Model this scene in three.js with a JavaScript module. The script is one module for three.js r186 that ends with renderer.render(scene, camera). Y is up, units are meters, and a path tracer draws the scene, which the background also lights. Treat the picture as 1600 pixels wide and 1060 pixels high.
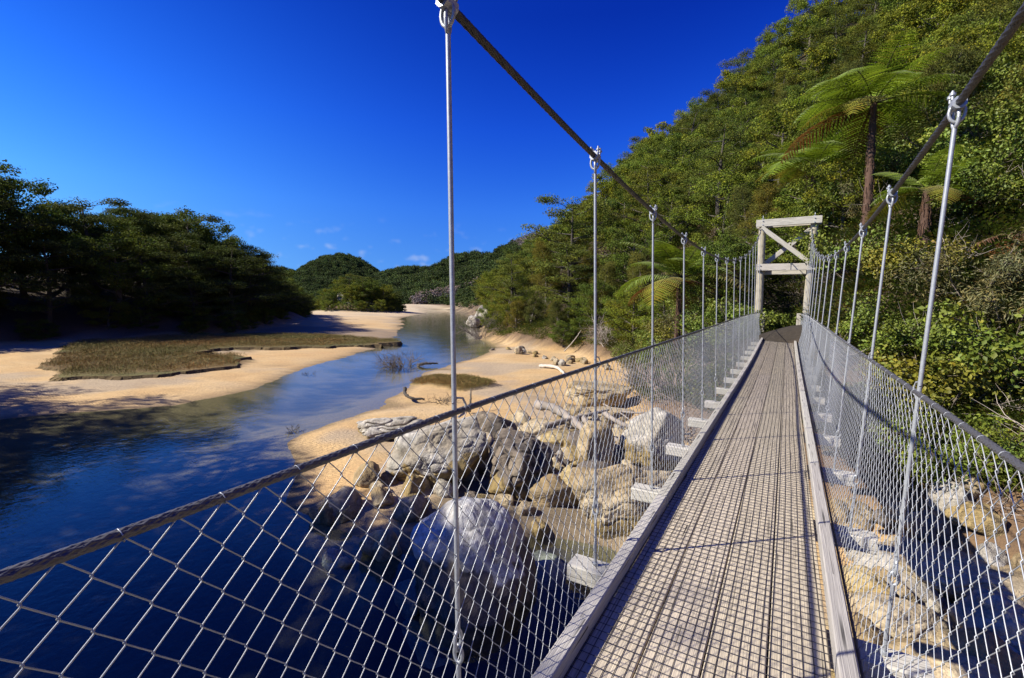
import * as THREE from 'three';
import { ImprovedNoise } from 'three/addons/math/ImprovedNoise.js';

// ---------------------------------------------------------------- camera, sky, sun, exposure
const scene = new THREE.Scene();
const EYE = new THREE.Vector3(0.2126, 4.7, 0);
const camera = new THREE.PerspectiveCamera(71.28, 1024 / 678, 0.05, 6000);
{
  const r = new THREE.Vector3(0.8641656, 0.02047695, -0.50279073), u = new THREE.Vector3(-0.05583941, 0.99690311, -0.05537286), f = new THREE.Vector3(-0.50009977, -0.07592686, -0.86263279);
  camera.quaternion.setFromRotationMatrix(new THREE.Matrix4().makeBasis(r, u, f.negate()));
  camera.position.copy(EYE);
  camera.updateMatrixWorld();
}
const EXPOSURE = 1.75;
const SUN = new THREE.Vector3(-1.0, 1.0, 0.85).normalize();     // towards the sun
{
  const W = 2048, H = 1024, data = new Float32Array(W * H * 4), cn = new ImprovedNoise();
  // zenith-to-horizon colours of a clear, deep blue polarised sky: [elevation, r, g, b]
  const ramp = [[0, 0.9, 1.95, 2.3], [4, 0.60, 1.55, 2.2], [10.7, 0.25, 0.98, 2.15], [19.4, 0.06, 0.42, 1.7], [30, 0.014, 0.15, 1.0], [50, 0.007, 0.075, 0.7], [90, 0.005, 0.05, 0.5]];
  const d = new THREE.Vector3();
  for (let j = 0; j < H; j++) {
    const el = ((j + 0.5) / H - 0.5) * Math.PI, deg = Math.max(0, el * 180 / Math.PI);
    let k = 0; while (k < ramp.length - 2 && deg > ramp[k + 1][0]) k++;
    const a = ramp[k], b = ramp[k + 1], t = (deg - a[0]) / (b[0] - a[0]);
    const base = [1, 2, 3].map((c) => Math.exp(Math.log(a[c]) * (1 - t) + Math.log(b[c]) * t));
    for (let i = 0; i < W; i++) {
      const az = ((i + 0.5) / W - 0.5) * 2 * Math.PI;
      d.set(Math.cos(az) * Math.cos(el), Math.sin(el), Math.sin(az) * Math.cos(el));
      const c = d.dot(SUN), s2 = 1 - c * c, o = (j * W + i) * 4;
      const f = [1 - 0.85 * s2, 1 - 0.8 * s2, 1 - 0.6 * s2];
      // thin wisps low over the horizon
      let w = 0;
      if (deg > 1 && deg < 14) {
        const n = cn.noise(az * 26, deg * 1.1, 3.1) + 0.5 * cn.noise(az * 70, deg * 2.6, 8.2) + 0.25 * cn.noise(az * 170, deg * 5, 1.7);
        w = Math.min(1, Math.max(0, n - 0.33) * 1.6) * Math.min(1, (deg - 1) / 2) * Math.max(0, 1 - deg / 9.5);
      }
      const cloud = [0.75, 0.8, 0.86];
      for (let q = 0; q < 3; q++) data[o + q] = (base[q] * f[q] * (1 - w * 0.8) + cloud[q] * w * 0.8) / EXPOSURE;
      data[o + 3] = 1;
    }
  }
  const sky = new THREE.DataTexture(data, W, H, THREE.RGBAFormat, THREE.FloatType);
  sky.mapping = THREE.EquirectangularReflectionMapping; sky.magFilter = THREE.LinearFilter; sky.needsUpdate = true;
  scene.background = sky; scene.environment = sky;
}
const sun = new THREE.DirectionalLight(new THREE.Color(1.0, 0.93, 0.80), 5);
sun.name = 'sun';
sun.position.copy(SUN).multiplyScalar(150).add(new THREE.Vector3(-10, 0, -30)); sun.target.position.set(-10, 0, -30);
sun.castShadow = true; sun.shadow.radius = 1;
sun.shadow.mapSize.set(4096, 4096);
Object.assign(sun.shadow.camera, { left: -120, right: 120, top: 120, bottom: -120, near: 1, far: 500 });
scene.add(sun, sun.target);
const renderer = new THREE.WebGLRenderer({ antialias: true });
renderer.toneMapping = THREE.LinearToneMapping;
renderer.toneMappingExposure = EXPOSURE;
renderer.shadowMap.enabled = true;

// ---------------------------------------------------------------- helpers
function rngOf(seed) { let a = seed >>> 0; return () => { a = (a + 0x6D2B79F5) | 0; let t = Math.imul(a ^ (a >>> 15), 1 | a); t = (t + Math.imul(t ^ (t >>> 7), 61 | t)) ^ t; return ((t ^ (t >>> 14)) >>> 0) / 4294967296; }; }
const perlin = new ImprovedNoise();
const N2 = (x, z, s = 0.5) => perlin.noise(x, z, s);
const N3 = (x, y, z) => perlin.noise(x, y, z);
const fbm = (x, z, o = 4, s = 0.5) => { let a = 0, k = 1; for (let i = 0; i < o; i++) { a += N2(x, z, s + i * 7.3) * k; x *= 2.07; z *= 2.07; k *= 0.5; } return a; };
const clamp = (x, a = 0, b = 1) => Math.min(b, Math.max(a, x));
const sm = (a, b, x) => { const t = clamp((x - a) / (b - a)); return t * t * (3 - 2 * t); };
const lerp = (a, b, t) => a + (b - a) * t;
const mixc = (a, b, t) => [lerp(a[0], b[0], t), lerp(a[1], b[1], t), lerp(a[2], b[2], t)];
const V = (x, y, z) => new THREE.Vector3(x, y, z);
function curve1(pts) {     // smooth interpolation of [z, y] pairs, z ascending
  return (z) => {
    let i = 0; while (i < pts.length - 2 && z > pts[i + 1][0]) i++;
    const p = (k) => pts[clamp(k, 0, pts.length - 1)];
    const [x1, y1] = p(i), [x2, y2] = p(i + 1), t = clamp((z - x1) / (x2 - x1));
    const m1 = (y2 - p(i - 1)[1]) / (x2 - p(i - 1)[0]) * (x2 - x1), m2 = (p(i + 2)[1] - y1) / (p(i + 2)[0] - x1) * (x2 - x1), t2 = t * t, t3 = t2 * t;
    return (2 * t3 - 3 * t2 + 1) * y1 + (t3 - 2 * t2 + t) * m1 + (-2 * t3 + 3 * t2) * y2 + (t3 - t2) * m2;
  };
}
const names = new Map();
function numbered(name) { const n = names.get(name) ?? 0; names.set(name, n + 1); return n ? `${name}_${String(n).padStart(3, '0')}` : name; }
function shade(o) { o.traverse((m) => { if (m.isMesh) { m.castShadow = true; m.receiveShadow = true; } }); return o; }
function tag(o, label, category, group) { o.userData.label = label; o.userData.category = category; if (group) o.userData.group = group; return o; }
function thing(name, label, category, group, pos = [0, 0, 0], turn = 0) {
  const o = new THREE.Group(); o.name = numbered(name); o.position.set(...pos); o.rotation.y = turn; scene.add(o);
  return tag(o, label, category, group);
}
function dup(src, label, pos, turn = 0, s = 1, group) {
  const c = src.clone(); c.name = numbered(src.name.replace(/_\d{3}$/, '')); c.userData = { ...src.userData }; c.position.set(...pos); c.rotation.set(0, turn, 0);
  if (Array.isArray(s)) c.scale.set(...s); else c.scale.setScalar(s);
  if (label) c.userData.label = label; if (group) c.userData.group = group;
  scene.add(c); return c;
}
// a builder that gathers tubes, boxes and leaves into one geometry
class GB {
  constructor() { this.p = []; this.n = []; this.c = []; this.u = []; this.i = []; }
  get count() { return this.p.length / 3; }
  v(x, y, z, nx, ny, nz, col, u = 0, w = 0) { this.p.push(x, y, z); this.n.push(nx, ny, nz); this.c.push(col[0], col[1], col[2]); this.u.push(u, w); }
  tube(pts, rad, sides = 6, col = [1, 1, 1], cap = true) {
    const up = V(0, 1, 0), t = V(), a = V(), b = V(), base = this.count; let len = 0;
    for (let k = 0; k < pts.length; k++) {
      const p = pts[k], r = typeof rad === 'function' ? rad(k / (pts.length - 1)) : Array.isArray(rad) ? rad[k] : rad;
      t.subVectors(pts[Math.min(k + 1, pts.length - 1)], pts[Math.max(k - 1, 0)]).normalize();
      if (k === 0) { a.crossVectors(Math.abs(t.y) > 0.9 ? V(1, 0, 0) : up, t).normalize(); } else { a.addScaledVector(t, -a.dot(t)); if (a.lengthSq() < 1e-8) a.set(t.y, t.z, t.x); a.normalize(); }
      b.crossVectors(t, a);
      if (k) len += p.distanceTo(pts[k - 1]);
      const cc = typeof col === 'function' ? col(p, k / (pts.length - 1)) : col;
      for (let s = 0; s <= sides; s++) {
        const g = s / sides * Math.PI * 2, x = Math.cos(g), y = Math.sin(g), nx = a.x * x + b.x * y, ny = a.y * x + b.y * y, nz = a.z * x + b.z * y;
        this.v(p.x + nx * r, p.y + ny * r, p.z + nz * r, nx, ny, nz, cc, s / sides * 6.283 * r, len);
      }
      if (k) for (let s = 0; s < sides; s++) { const q = base + (k - 1) * (sides + 1) + s, w = q + sides + 1; this.i.push(q, q + 1, w, q + 1, w + 1, w); }
    }
    if (cap) for (const [k, sg] of [[0, -1], [pts.length - 1, 1]]) {
      const p = pts[k], q = pts[k === 0 ? Math.min(1, pts.length - 1) : k - 1]; t.subVectors(p, q).normalize();
      const c0 = this.count, ring = base + k * (sides + 1); const cc = typeof col === 'function' ? col(p, k ? 1 : 0) : col;
      this.v(p.x, p.y, p.z, t.x, t.y, t.z, cc);
      for (let s = 0; s <= sides; s++) this.v(this.p[(ring + s) * 3], this.p[(ring + s) * 3 + 1], this.p[(ring + s) * 3 + 2], t.x, t.y, t.z, cc);
      for (let s = 0; s < sides; s++) sg > 0 ? this.i.push(c0, c0 + 1 + s, c0 + 2 + s) : this.i.push(c0, c0 + 2 + s, c0 + 1 + s);
    }
    return this;
  }
  ring(c, ax, ay, ra, rb, tubeR, n = 16, sides = 6, from = 0, to = Math.PI * 2) {     // an eye or hook: ellipse in the plane of ax, ay
    const pts = []; for (let k = 0; k <= n; k++) { const g = from + (to - from) * k / n; pts.push(c.clone().addScaledVector(ax, Math.cos(g) * ra).addScaledVector(ay, Math.sin(g) * rb)); }
    return this.tube(pts, tubeR, sides);
  }
  // a squared timber with chamfered long edges along a list of centre points (or two), uv in metres, u along its length
  beam(pts, w, h, side, col = [1, 1, 1], ch = 0.006, uo = 0) {
    const prof = [[-w / 2 + ch, -h / 2], [w / 2 - ch, -h / 2], [w / 2, -h / 2 + ch], [w / 2, h / 2 - ch], [w / 2 - ch, h / 2], [-w / 2 + ch, h / 2], [-w / 2, h / 2 - ch], [-w / 2, -h / 2 + ch]];
    const t = V(), a = V(), b = V(); let len = uo;
    for (let e = 0; e < 8; e++) {
      const [x0, y0] = prof[e], [x1, y1] = prof[(e + 1) % 8], nx = y1 - y0, ny = -(x1 - x0), nl = Math.hypot(nx, ny) || 1, base = this.count; len = uo;
      for (let k = 0; k < pts.length; k++) {
        t.subVectors(pts[Math.min(k + 1, pts.length - 1)], pts[Math.max(k - 1, 0)]).normalize();
        a.copy(side).addScaledVector(t, -side.dot(t)).normalize(); b.crossVectors(a, t).normalize(); if (b.y < 0 && Math.abs(t.y) < 0.9) b.negate();
        if (k) len += pts[k].distanceTo(pts[k - 1]);
        const N = [a.x * nx / nl + b.x * ny / nl, a.y * nx / nl + b.y * ny / nl, a.z * nx / nl + b.z * ny / nl];
        for (const [x, y, vv] of [[x0, y0, e * 0.13], [x1, y1, e * 0.13 + Math.hypot(nx, ny)]]) this.v(pts[k].x + a.x * x + b.x * y, pts[k].y + a.y * x + b.y * y, pts[k].z + a.z * x + b.z * y, ...N, col, len, vv + uo * 0.37);
        if (k) { const q = base + (k - 1) * 2; this.i.push(q, q + 1, q + 2, q + 1, q + 3, q + 2); }
      }
    }
    for (const k of [0, pts.length - 1]) {
      t.subVectors(pts[k], pts[k === 0 ? 1 : k - 1]).normalize();
      a.copy(side).addScaledVector(t, -side.dot(t)).normalize(); b.crossVectors(a, t).normalize(); if (b.y < 0 && Math.abs(t.y) < 0.9) b.negate();
      const c0 = this.count;
      for (const [x, y] of prof) this.v(pts[k].x + a.x * x + b.x * y, pts[k].y + a.y * x + b.y * y, pts[k].z + a.z * x + b.z * y, t.x, t.y, t.z, col, x * 0.3, y + uo);
      for (let s = 1; s < 7; s++) this.i.push(c0, c0 + s, c0 + s + 1);
    }
    return this;
  }
  leaf(c, dir, nor, len, wid, col) {     // a small folded leaf blade
    const s = V().crossVectors(dir, nor).normalize(), n = V().crossVectors(s, dir).normalize(), q = this.count, h = wid * 0.25;
    const put = (k, w, up, sg) => this.v(c.x + dir.x * len * k + s.x * w + n.x * up, c.y + dir.y * len * k + s.y * w + n.y * up, c.z + dir.z * len * k + s.z * w + n.z * up, n.x + s.x * sg, n.y + s.y * sg, n.z + s.z * sg, col);
    put(0, 0, 0, 0); put(0.45, wid / 2, h, -0.35); put(1, 0, -0.05 * len, 0); put(0.45, -wid / 2, h, 0.35);
    this.i.push(q, q + 1, q + 2, q, q + 2, q + 3);
  }
  geo() {
    const { p, n, i } = this;
    for (let k = 0; k < i.length; k += 3) {     // wind every face to agree with its normals
      const a = i[k] * 3, b = i[k + 1] * 3, c = i[k + 2] * 3, ux = p[b] - p[a], uy = p[b + 1] - p[a + 1], uz = p[b + 2] - p[a + 2], vx = p[c] - p[a], vy = p[c + 1] - p[a + 1], vz = p[c + 2] - p[a + 2];
      if ((uy * vz - uz * vy) * (n[a] + n[b] + n[c]) + (uz * vx - ux * vz) * (n[a + 1] + n[b + 1] + n[c + 1]) + (ux * vy - uy * vx) * (n[a + 2] + n[b + 2] + n[c + 2]) < 0) { i[k + 1] = c / 3; i[k + 2] = b / 3; }
    }
    const g = new THREE.BufferGeometry();
    g.setAttribute('position', new THREE.Float32BufferAttribute(this.p, 3)); g.setAttribute('normal', new THREE.Float32BufferAttribute(this.n, 3));
    g.setAttribute('color', new THREE.Float32BufferAttribute(this.c, 3)); g.setAttribute('uv', new THREE.Float32BufferAttribute(this.u, 2));
    g.setIndex(this.i); return g;
  }
  build(name, mat, parent) { const m = new THREE.Mesh(this.geo(), mat); m.name = name; m.castShadow = m.receiveShadow = true; if (parent) parent.add(m); return m; }
}
function tileTex(size, fn, srgb = false) {     // fn(u, v) in 0..1 -> [r, g, b] 0..1; tiling noise is the caller's care
  const d = new Uint8Array(size * size * 4);
  for (let j = 0; j < size; j++) for (let i = 0; i < size; i++) { const c = fn(i / size, j / size), o = (j * size + i) * 4; for (let k = 0; k < 3; k++) d[o + k] = clamp(c[k]) * 255; d[o + 3] = 255; }
  const t = new THREE.DataTexture(d, size, size); t.wrapS = t.wrapT = THREE.RepeatWrapping; t.magFilter = THREE.LinearFilter; t.minFilter = THREE.LinearMipmapLinearFilter; t.generateMipmaps = true;
  if (srgb) t.colorSpace = THREE.SRGBColorSpace; t.needsUpdate = true; return t;
}
// periodic noise: perlin on a torus lattice of integer frequency
const pn = (u, v, f, s) => { const x = u * f, y = v * f, w = (a, b) => N3(a, b, s); const tx = u, ty = v; return w(x, y) * (1 - tx) * (1 - ty) + w(x - f, y) * tx * (1 - ty) + w(x, y - f) * (1 - tx) * ty + w(x - f, y - f) * tx * ty; };
const rep = (t, x, y) => { const c = t.clone(); c.repeat.set(x, y); c.needsUpdate = true; return c; };

// ---------------------------------------------------------------- materials
const grainTex = tileTex(512, (u, v) => { const g = 0.80 + 0.30 * pn(u, v, 97, 1.3) + 0.22 * pn(u, v, 31, 4.7) + 0.18 * pn(u, v, 7, 2.1); return [g, g, g]; });
const sandBump = tileTex(512, (u, v) => { const g = 0.5 + 0.22 * pn(u, v, 90, 0.7) + 0.28 * pn(u, v, 23, 5.1) + 0.25 * Math.sin((u * 0 + v * 24 + 1.2 * pn(u, v, 5, 9)) * 6.283) * 0.25; return [g, g, g]; });
const woodTex = tileTex(512, (u, v) => { const w = v + 0.012 * pn(u, v, 3, 1); let g = 0.80 + 0.28 * pn(u * 0.0 + u, w * 1, 0 + 6, 3) * 0.4; g += 0.35 * N3(u * 5, w * 110, 7.7) * 0.6 + 0.2 * N3(u * 14, w * 240, 2.2) * 0.6; const k = N3(u * 3, w * 40, 5.5); if (k > 0.34) g -= (k - 0.34) * 1.6; return [g * 1.0, g * 0.985, g * 0.95]; });
const woodBump = tileTex(512, (u, v) => { const g = 0.55 + 0.5 * N3(u * 4, v * 130, 7.7) + 0.3 * N3(u * 9, v * 260, 1.2); return [g, g, g]; });
const rockBump = tileTex(512, (u, v) => { const g = 0.5 + 0.35 * pn(u, v, 6, 1.1) + 0.3 * pn(u, v, 17, 2.6) + 0.25 * pn(u, v, 53, 7.6) - 0.5 * Math.pow(1 - Math.abs(pn(u, v, 4, 3.3)), 14) * 0.6; return [g, g, g]; });
const rockTex = tileTex(512, (u, v) => { const g = 0.84 + 0.25 * pn(u, v, 5, 8.1) + 0.3 * pn(u, v, 19, 3.6) + 0.4 * pn(u, v, 80, 6.6); const w = 0.04 * pn(u, v, 9, 5.2); return [g + w, g, g - w]; });
const ripple = tileTex(512, (u, v) => { const g = 0.5 + 0.3 * pn(u, v, 9, 1.9) + 0.3 * pn(u, v, 21, 4.2) + 0.2 * pn(u, v, 47, 6.3); return [g, g, g]; });
const galvTex = tileTex(256, (u, v) => { const g = 0.85 + 0.22 * pn(u, v, 9, 3.1) + 0.25 * pn(u, v, 40, 6.1); return [g, g, g]; });
const M = {
  ground: new THREE.MeshStandardMaterial({ vertexColors: true, roughness: 0.95, map: rep(grainTex, 0.7, 0.7), bumpMap: rep(sandBump, 0.4, 0.4), bumpScale: 0.05 }),
  water: new THREE.MeshPhysicalMaterial({ color: new THREE.Color(0.80, 0.88, 0.84), transmission: 1, thickness: 0, ior: 1.33, roughness: 0.03, bumpMap: rep(ripple, 0.35, 0.35), bumpScale: 0.006 }),
  sea: new THREE.MeshStandardMaterial({ color: new THREE.Color(0.02, 0.16, 0.2), roughness: 0.25, bumpMap: rep(ripple, 0.08, 0.08), bumpScale: 0.1 }),
  galv: new THREE.MeshStandardMaterial({ color: new THREE.Color(0.42, 0.445, 0.47), metalness: 0.35, roughness: 0.42, map: rep(galvTex, 6, 6), vertexColors: true }),
  wire: new THREE.MeshStandardMaterial({ color: new THREE.Color(0.34, 0.36, 0.385), metalness: 0.35, roughness: 0.4 }),
  cable: new THREE.MeshStandardMaterial({ color: new THREE.Color(0.05, 0.05, 0.055), metalness: 0.25, roughness: 0.42 }),
  rail: new THREE.MeshStandardMaterial({ color: new THREE.Color(0.10, 0.10, 0.108), metalness: 0.3, roughness: 0.45 }),
  mesh: new THREE.MeshStandardMaterial({ color: new THREE.Color(0.06, 0.055, 0.055), metalness: 0.3, roughness: 0.6 }),
  timber: new THREE.MeshStandardMaterial({ color: new THREE.Color(0.47, 0.455, 0.42), vertexColors: true, roughness: 0.9, map: rep(woodTex, 0.8, 2.2), bumpMap: rep(woodBump, 0.8, 2.2), bumpScale: 0.002 }),
  plank: new THREE.MeshStandardMaterial({ color: new THREE.Color(0.60, 0.53, 0.42), vertexColors: true, roughness: 0.92, map: rep(woodTex, 0.6, 2.5), bumpMap: rep(woodBump, 0.6, 2.5), bumpScale: 0.002 }),
  pole: new THREE.MeshStandardMaterial({ color: new THREE.Color(0.46, 0.42, 0.33), vertexColors: true, roughness: 0.92, map: (() => { const t = rep(woodTex, 1.2, 0.5); t.rotation = Math.PI / 2; return t; })() }),
  rock: new THREE.MeshStandardMaterial({ vertexColors: true, roughness: 0.9, map: rep(rockTex, 0.7, 0.7), bumpMap: rep(rockBump, 0.9, 0.9), bumpScale: 0.03 }),
  bark: new THREE.MeshStandardMaterial({ vertexColors: true, roughness: 0.95, bumpMap: rep(rockBump, 2, 1), bumpScale: 0.02 }),
  drift: new THREE.MeshStandardMaterial({ vertexColors: true, roughness: 0.9, bumpMap: rep(woodBump, 3, 0.4), bumpScale: 0.008 }),
  leaf: new THREE.MeshPhysicalMaterial({ vertexColors: true, roughness: 0.95, specularIntensity: 0.25, transmission: 0.28, thickness: 0, side: THREE.DoubleSide }),
  gloss: new THREE.MeshPhysicalMaterial({ vertexColors: true, roughness: 0.55, specularIntensity: 0.5, transmission: 0.25, thickness: 0, side: THREE.DoubleSide }),
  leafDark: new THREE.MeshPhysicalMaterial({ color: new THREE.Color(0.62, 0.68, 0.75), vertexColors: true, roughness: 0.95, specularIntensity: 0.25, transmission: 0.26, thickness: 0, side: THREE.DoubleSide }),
  leafWarm: new THREE.MeshPhysicalMaterial({ color: new THREE.Color(1.0, 0.88, 0.7), vertexColors: true, roughness: 0.95, specularIntensity: 0.25, transmission: 0.26, thickness: 0, side: THREE.DoubleSide }),
  frond: new THREE.MeshPhysicalMaterial({ vertexColors: true, roughness: 0.95, specularIntensity: 0.25, transmission: 0.45, thickness: 0, side: THREE.DoubleSide }),
  turf: new THREE.MeshStandardMaterial({ vertexColors: true, roughness: 1, map: rep(grainTex, 0.9, 0.9), bumpMap: rep(rockBump, 0.9, 0.9), bumpScale: 0.08 }),
  grass: new THREE.MeshStandardMaterial({ vertexColors: true, roughness: 0.95, side: THREE.DoubleSide }),
};

// ---------------------------------------------------------------- the lie of the land (y = 0 is the water level)
function sdLine(pts, x, z) {     // signed distance to a polyline, positive to the left of its direction (seen with x right, z towards us)
  let best = 1e9, sign = 1, seg = 0;
  for (let i = 0; i < pts.length - 1; i++) {
    const ax = pts[i][0], az = pts[i][1], bx = pts[i + 1][0] - ax, bz = pts[i + 1][1] - az, px = x - ax, pz = z - az;
    const t = clamp((px * bx + pz * bz) / (bx * bx + bz * bz)), dx = px - bx * t, dz = pz - bz * t, d = dx * dx + dz * dz;
    if (d < best) { best = d; const cr = bx * pz - bz * px; sign = cr < 0 ? 1 : -1; seg = i + t; }
  }
  return [Math.sqrt(best) * sign, seg];
}
const RIGHT_FOOT = [[-400, -470], [-160, -212], [-110, -158], [-72, -107], [-46, -71], [-33, -50], [-22, -43], [-15.5, -39.5], [-10.5, -34], [-8, -28], [-6, -21.5], [-3.6, -17.2], [-0.6, -14.2], [2.5, -11.7], [5, -9.7], [9, -6.2], [15, -1], [26, 8], [70, 44]];
const LEFT_FOOT = [[-140, 30], [-72, 14], [-61, -2], [-61, -13], [-60, -20], [-58.5, -27.5], [-63, -38], [-78, -53], [-94, -69], [-112, -84], [-126, -78], [-170, -60], [-400, -60]];
const NEAR_FOOT = [[60, 30], [14, 6.5], [5, 4.2], [1, 3.8], [-4, 4.4], [-9, 3.2], [-14, 1.2], [-22, -0.6], [-32, 0.5], [-48, 8], [-80, 20], [-140, 36]];
const CHANNEL = [[-170, -215, 10], [-112, -150, 12], [-80, -105, 13], [-50, -67, 8.5], [-32.5, -41, 5.2], [-27.8, -32, 4.9], [-24.2, -22.6, 3.6], [-19.8, -15.8, 3.3], [-18.3, -10.2, 3.6], [-18.2, -4.6, 5.6], [-11.2, -1.2, 4.9], [-5.6, -1.6, 4.2], [-1, -0.6, 3.4], [4, -0.8, 2.4], [12, 1.5, 1.5], [30, 14, 1.5]];
const MARSH = [[-32.5, -9.3], [-44, -12.5], [-54, -16.5], [-57, -25], [-56.5, -31], [-49, -37.5], [-37, -38.5], [-34.5, -34], [-38, -27.5], [-41.5, -22.5], [-39, -18.5], [-33.5, -20.5], [-30.8, -17.5], [-30, -12.5]];
const MUD = [[-38, -30], [-50, -34], [-58, -33], [-70, -48], [-62, -56], [-48, -52], [-38, -42], [-33, -36]];
function inPoly(poly, x, z) {     // signed distance, positive inside
  let best = 1e9, c = false;
  for (let i = 0, j = poly.length - 1; i < poly.length; j = i++) {
    const [ax, az] = poly[i], [bx, bz] = poly[j]; if ((az > z) !== (bz > z) && x < (bx - ax) * (z - az) / (bz - az) + ax) c = !c;
    const ex = bx - ax, ez = bz - az, t = clamp(((x - ax) * ex + (z - az) * ez) / (ex * ex + ez * ez)); best = Math.min(best, Math.hypot(x - ax - ex * t, z - az - ez * t));
  }
  return c ? best : -best;
}
function channelQ(x, z) {
  let best = 1e9;
  for (let i = 0; i < CHANNEL.length - 1; i++) {
    const [ax, az, aw] = CHANNEL[i], [bx, bz, bw] = CHANNEL[i + 1], ex = bx - ax, ez = bz - az, t = clamp(((x - ax) * ex + (z - az) * ez) / (ex * ex + ez * ez));
    best = Math.min(best, Math.hypot(x - ax - ex * t, z - az - ez * t) / lerp(aw, bw, t));
  }
  return best;
}
// far hills: [x, z, height, reach across the view, reach along it, azimuth]
const HILLS = [[-560, -470, 60, 76, 130], [-650, -440, 40, 80, 120], [-500, -500, 34, 60, 100], [-275, -400, 46, 66, 90], [-190, -380, 56, 75, 90], [-100, -390, 70, 90, 90], [-330, -365, 22, 66, 70], [-420, -470, 40, 90, 90], [-137, -123, 4.5, 11, 12], [-146, -133, 3, 9, 11]].map((h) => [...h, Math.atan2(h[0], -h[1])]);
function farHills(x, z) {
  let s = 0;
  for (const [hx, hz, h, a, b, az] of HILLS) { const dx = x - hx, dz = z - hz, across = dx * Math.cos(az) + dz * Math.sin(az), along = dx * Math.sin(az) - dz * Math.cos(az); const q = (across / a) ** 2 + (along / b) ** 2; if (q < 9) s = Math.max(s, h * Math.exp(-q) * 1.08 - h * 0.03); }
  return s;
}
const PATH = [[0.05, -19], [0.05, -22], [-0.7, -24.6]];
function land(x, z) {
  const [dr] = sdLine(RIGHT_FOOT, x, z), D = dr + 0.7 * N2(x * 0.35, z * 0.35, 3.3) + 1.5 * N2(x * 0.09, z * 0.09, 1.3);
  const [dl] = sdLine(LEFT_FOOT, x, z), L = dl + 1.2 * N2(x * 0.12, z * 0.12, 6.1);
  const [dn] = sdLine(NEAR_FOOT, x, z), K = dn + 0.5 * N2(x * 0.4, z * 0.4, 8.1);
  const q = channelQ(x, z) + 0.10 * fbm(x * 0.22, z * 0.22, 3, 2.2);
  const r = Math.hypot(x, z);
  let sand = 0.16 + 0.12 * fbm(x * 0.09, z * 0.09, 3, 4.4) + 0.085 * fbm(x * 0.42, z * 0.42, 4, 9.1) + 0.25 * sm(60, 160, r) + 2.4 * sm(185, 320, r);
  let h;
  if (q < 1) { const e = 1 - q * q, deep = lerp(0.32, 1.15, sm(13, 6, Math.hypot(x + 4, z + 2))); h = -deep * e - 0.03 + 0.06 * fbm(x * 0.6, z * 0.6, 3, 5.5); h = Math.min(h, lerp(0.02, h, sm(1, 0.8, q))); }
  else h = lerp(-0.03, sand, sm(1, 1.55, q));
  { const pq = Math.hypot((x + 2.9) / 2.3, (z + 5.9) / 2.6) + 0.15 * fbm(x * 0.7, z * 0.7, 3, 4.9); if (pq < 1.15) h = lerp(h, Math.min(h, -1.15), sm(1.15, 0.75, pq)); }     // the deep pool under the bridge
  const m = inPoly(MARSH, x, z) + 0.5 * fbm(x * 0.45, z * 0.45, 3, 7.7), m2 = 1 - Math.hypot((x + 15.9) / 2.7, (z + 21.2) / 1.7) + 0.3 * fbm(x * 0.7, z * 0.7, 3, 3.7);
  let zone = 'sand', marsh = 0;
  if (m > -0.3) { const k = sm(-0.05, 0.3, m); h += 0.06 * k; marsh = sm(0.0, 0.22, m); }
  if (m2 > 0) { h += 0.16 * sm(0, 0.25, m2); marsh = Math.max(marsh, sm(0, 0.2, m2)); }
  const mud = sm(-0.6, 1.2, inPoly(MUD, x, z) + 1.2 * fbm(x * 0.25, z * 0.25, 3, 6.6));
  let bank = 0;
  if (D > -1.2) {
    const k = lerp(1, 0.66, sm(-80, -190, z)), Dm = lerp(54, 70, sm(-100, -200, z));
    let hb = 0.74 * clamp(D, 0, 5) + 0.9 * k * clamp(D - 5, 0, Dm - 5) + 0.25 * k * clamp(D - Dm, 0, 30) + 0.5 * sm(-1, 1, D);
    hb += sm(0, 4, D) * (0.5 * fbm(x * 0.3, z * 0.3, 3, 1.1) + 2.2 * sm(5, 20, D) * N2(x * 0.05, z * 0.05, 4.1));
    const [pd] = sdLine(PATH, x, z), pk = sm(2.0, 0.8, Math.abs(pd)) * sm(-18.6, -19.4, z);
    hb = lerp(hb, 3.5, pk); h = Math.max(h, 0) * sm(1.5, 0, D) + hb * sm(-1.2, 0.4, D) + (D < 0 ? h * (1 - sm(1.5, 0, D)) : 0); bank = sm(-0.6, 0.5, D);
  }
  if (L > -1) { h = lerp(h, 0.9 * sm(-1, 2, L) + 0.30 * clamp(L, 0, 26) + 0.6 * fbm(x * 0.1, z * 0.1, 3, 8.8), sm(-1, 1, L)); bank = Math.max(bank, sm(-0.4, 0.8, L)); }
  if (K > -0.8) { h = lerp(h, 0.82 * clamp(K, 0, 4.2) + 0.12 * clamp(K - 4.2, 0, 60) + 0.3 * fbm(x * 0.3, z * 0.3, 3, 2.8), sm(-0.8, 0.8, K)); bank = Math.max(bank, sm(-0.5, 0.5, K)); }
  const seaK = sm(282, 300, r + 6 * N2(x * 0.02, z * 0.02, 1)) * sm(-200, -222, x) ;
  h = lerp(h, -1.2, seaK * (1 - bank));
  const fh = farHills(x, z); if (fh > 0.2) { h = Math.max(h, fh + 0.08 * fh * fbm(x * 0.02, z * 0.02, 3, 2)); bank = Math.max(bank, sm(0.3, 1.5, fh)); }
  return { h, D, L, K, q, marsh, mud, bank, r, fh };
}
const height = (x, z) => land(x, z).h;
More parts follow.
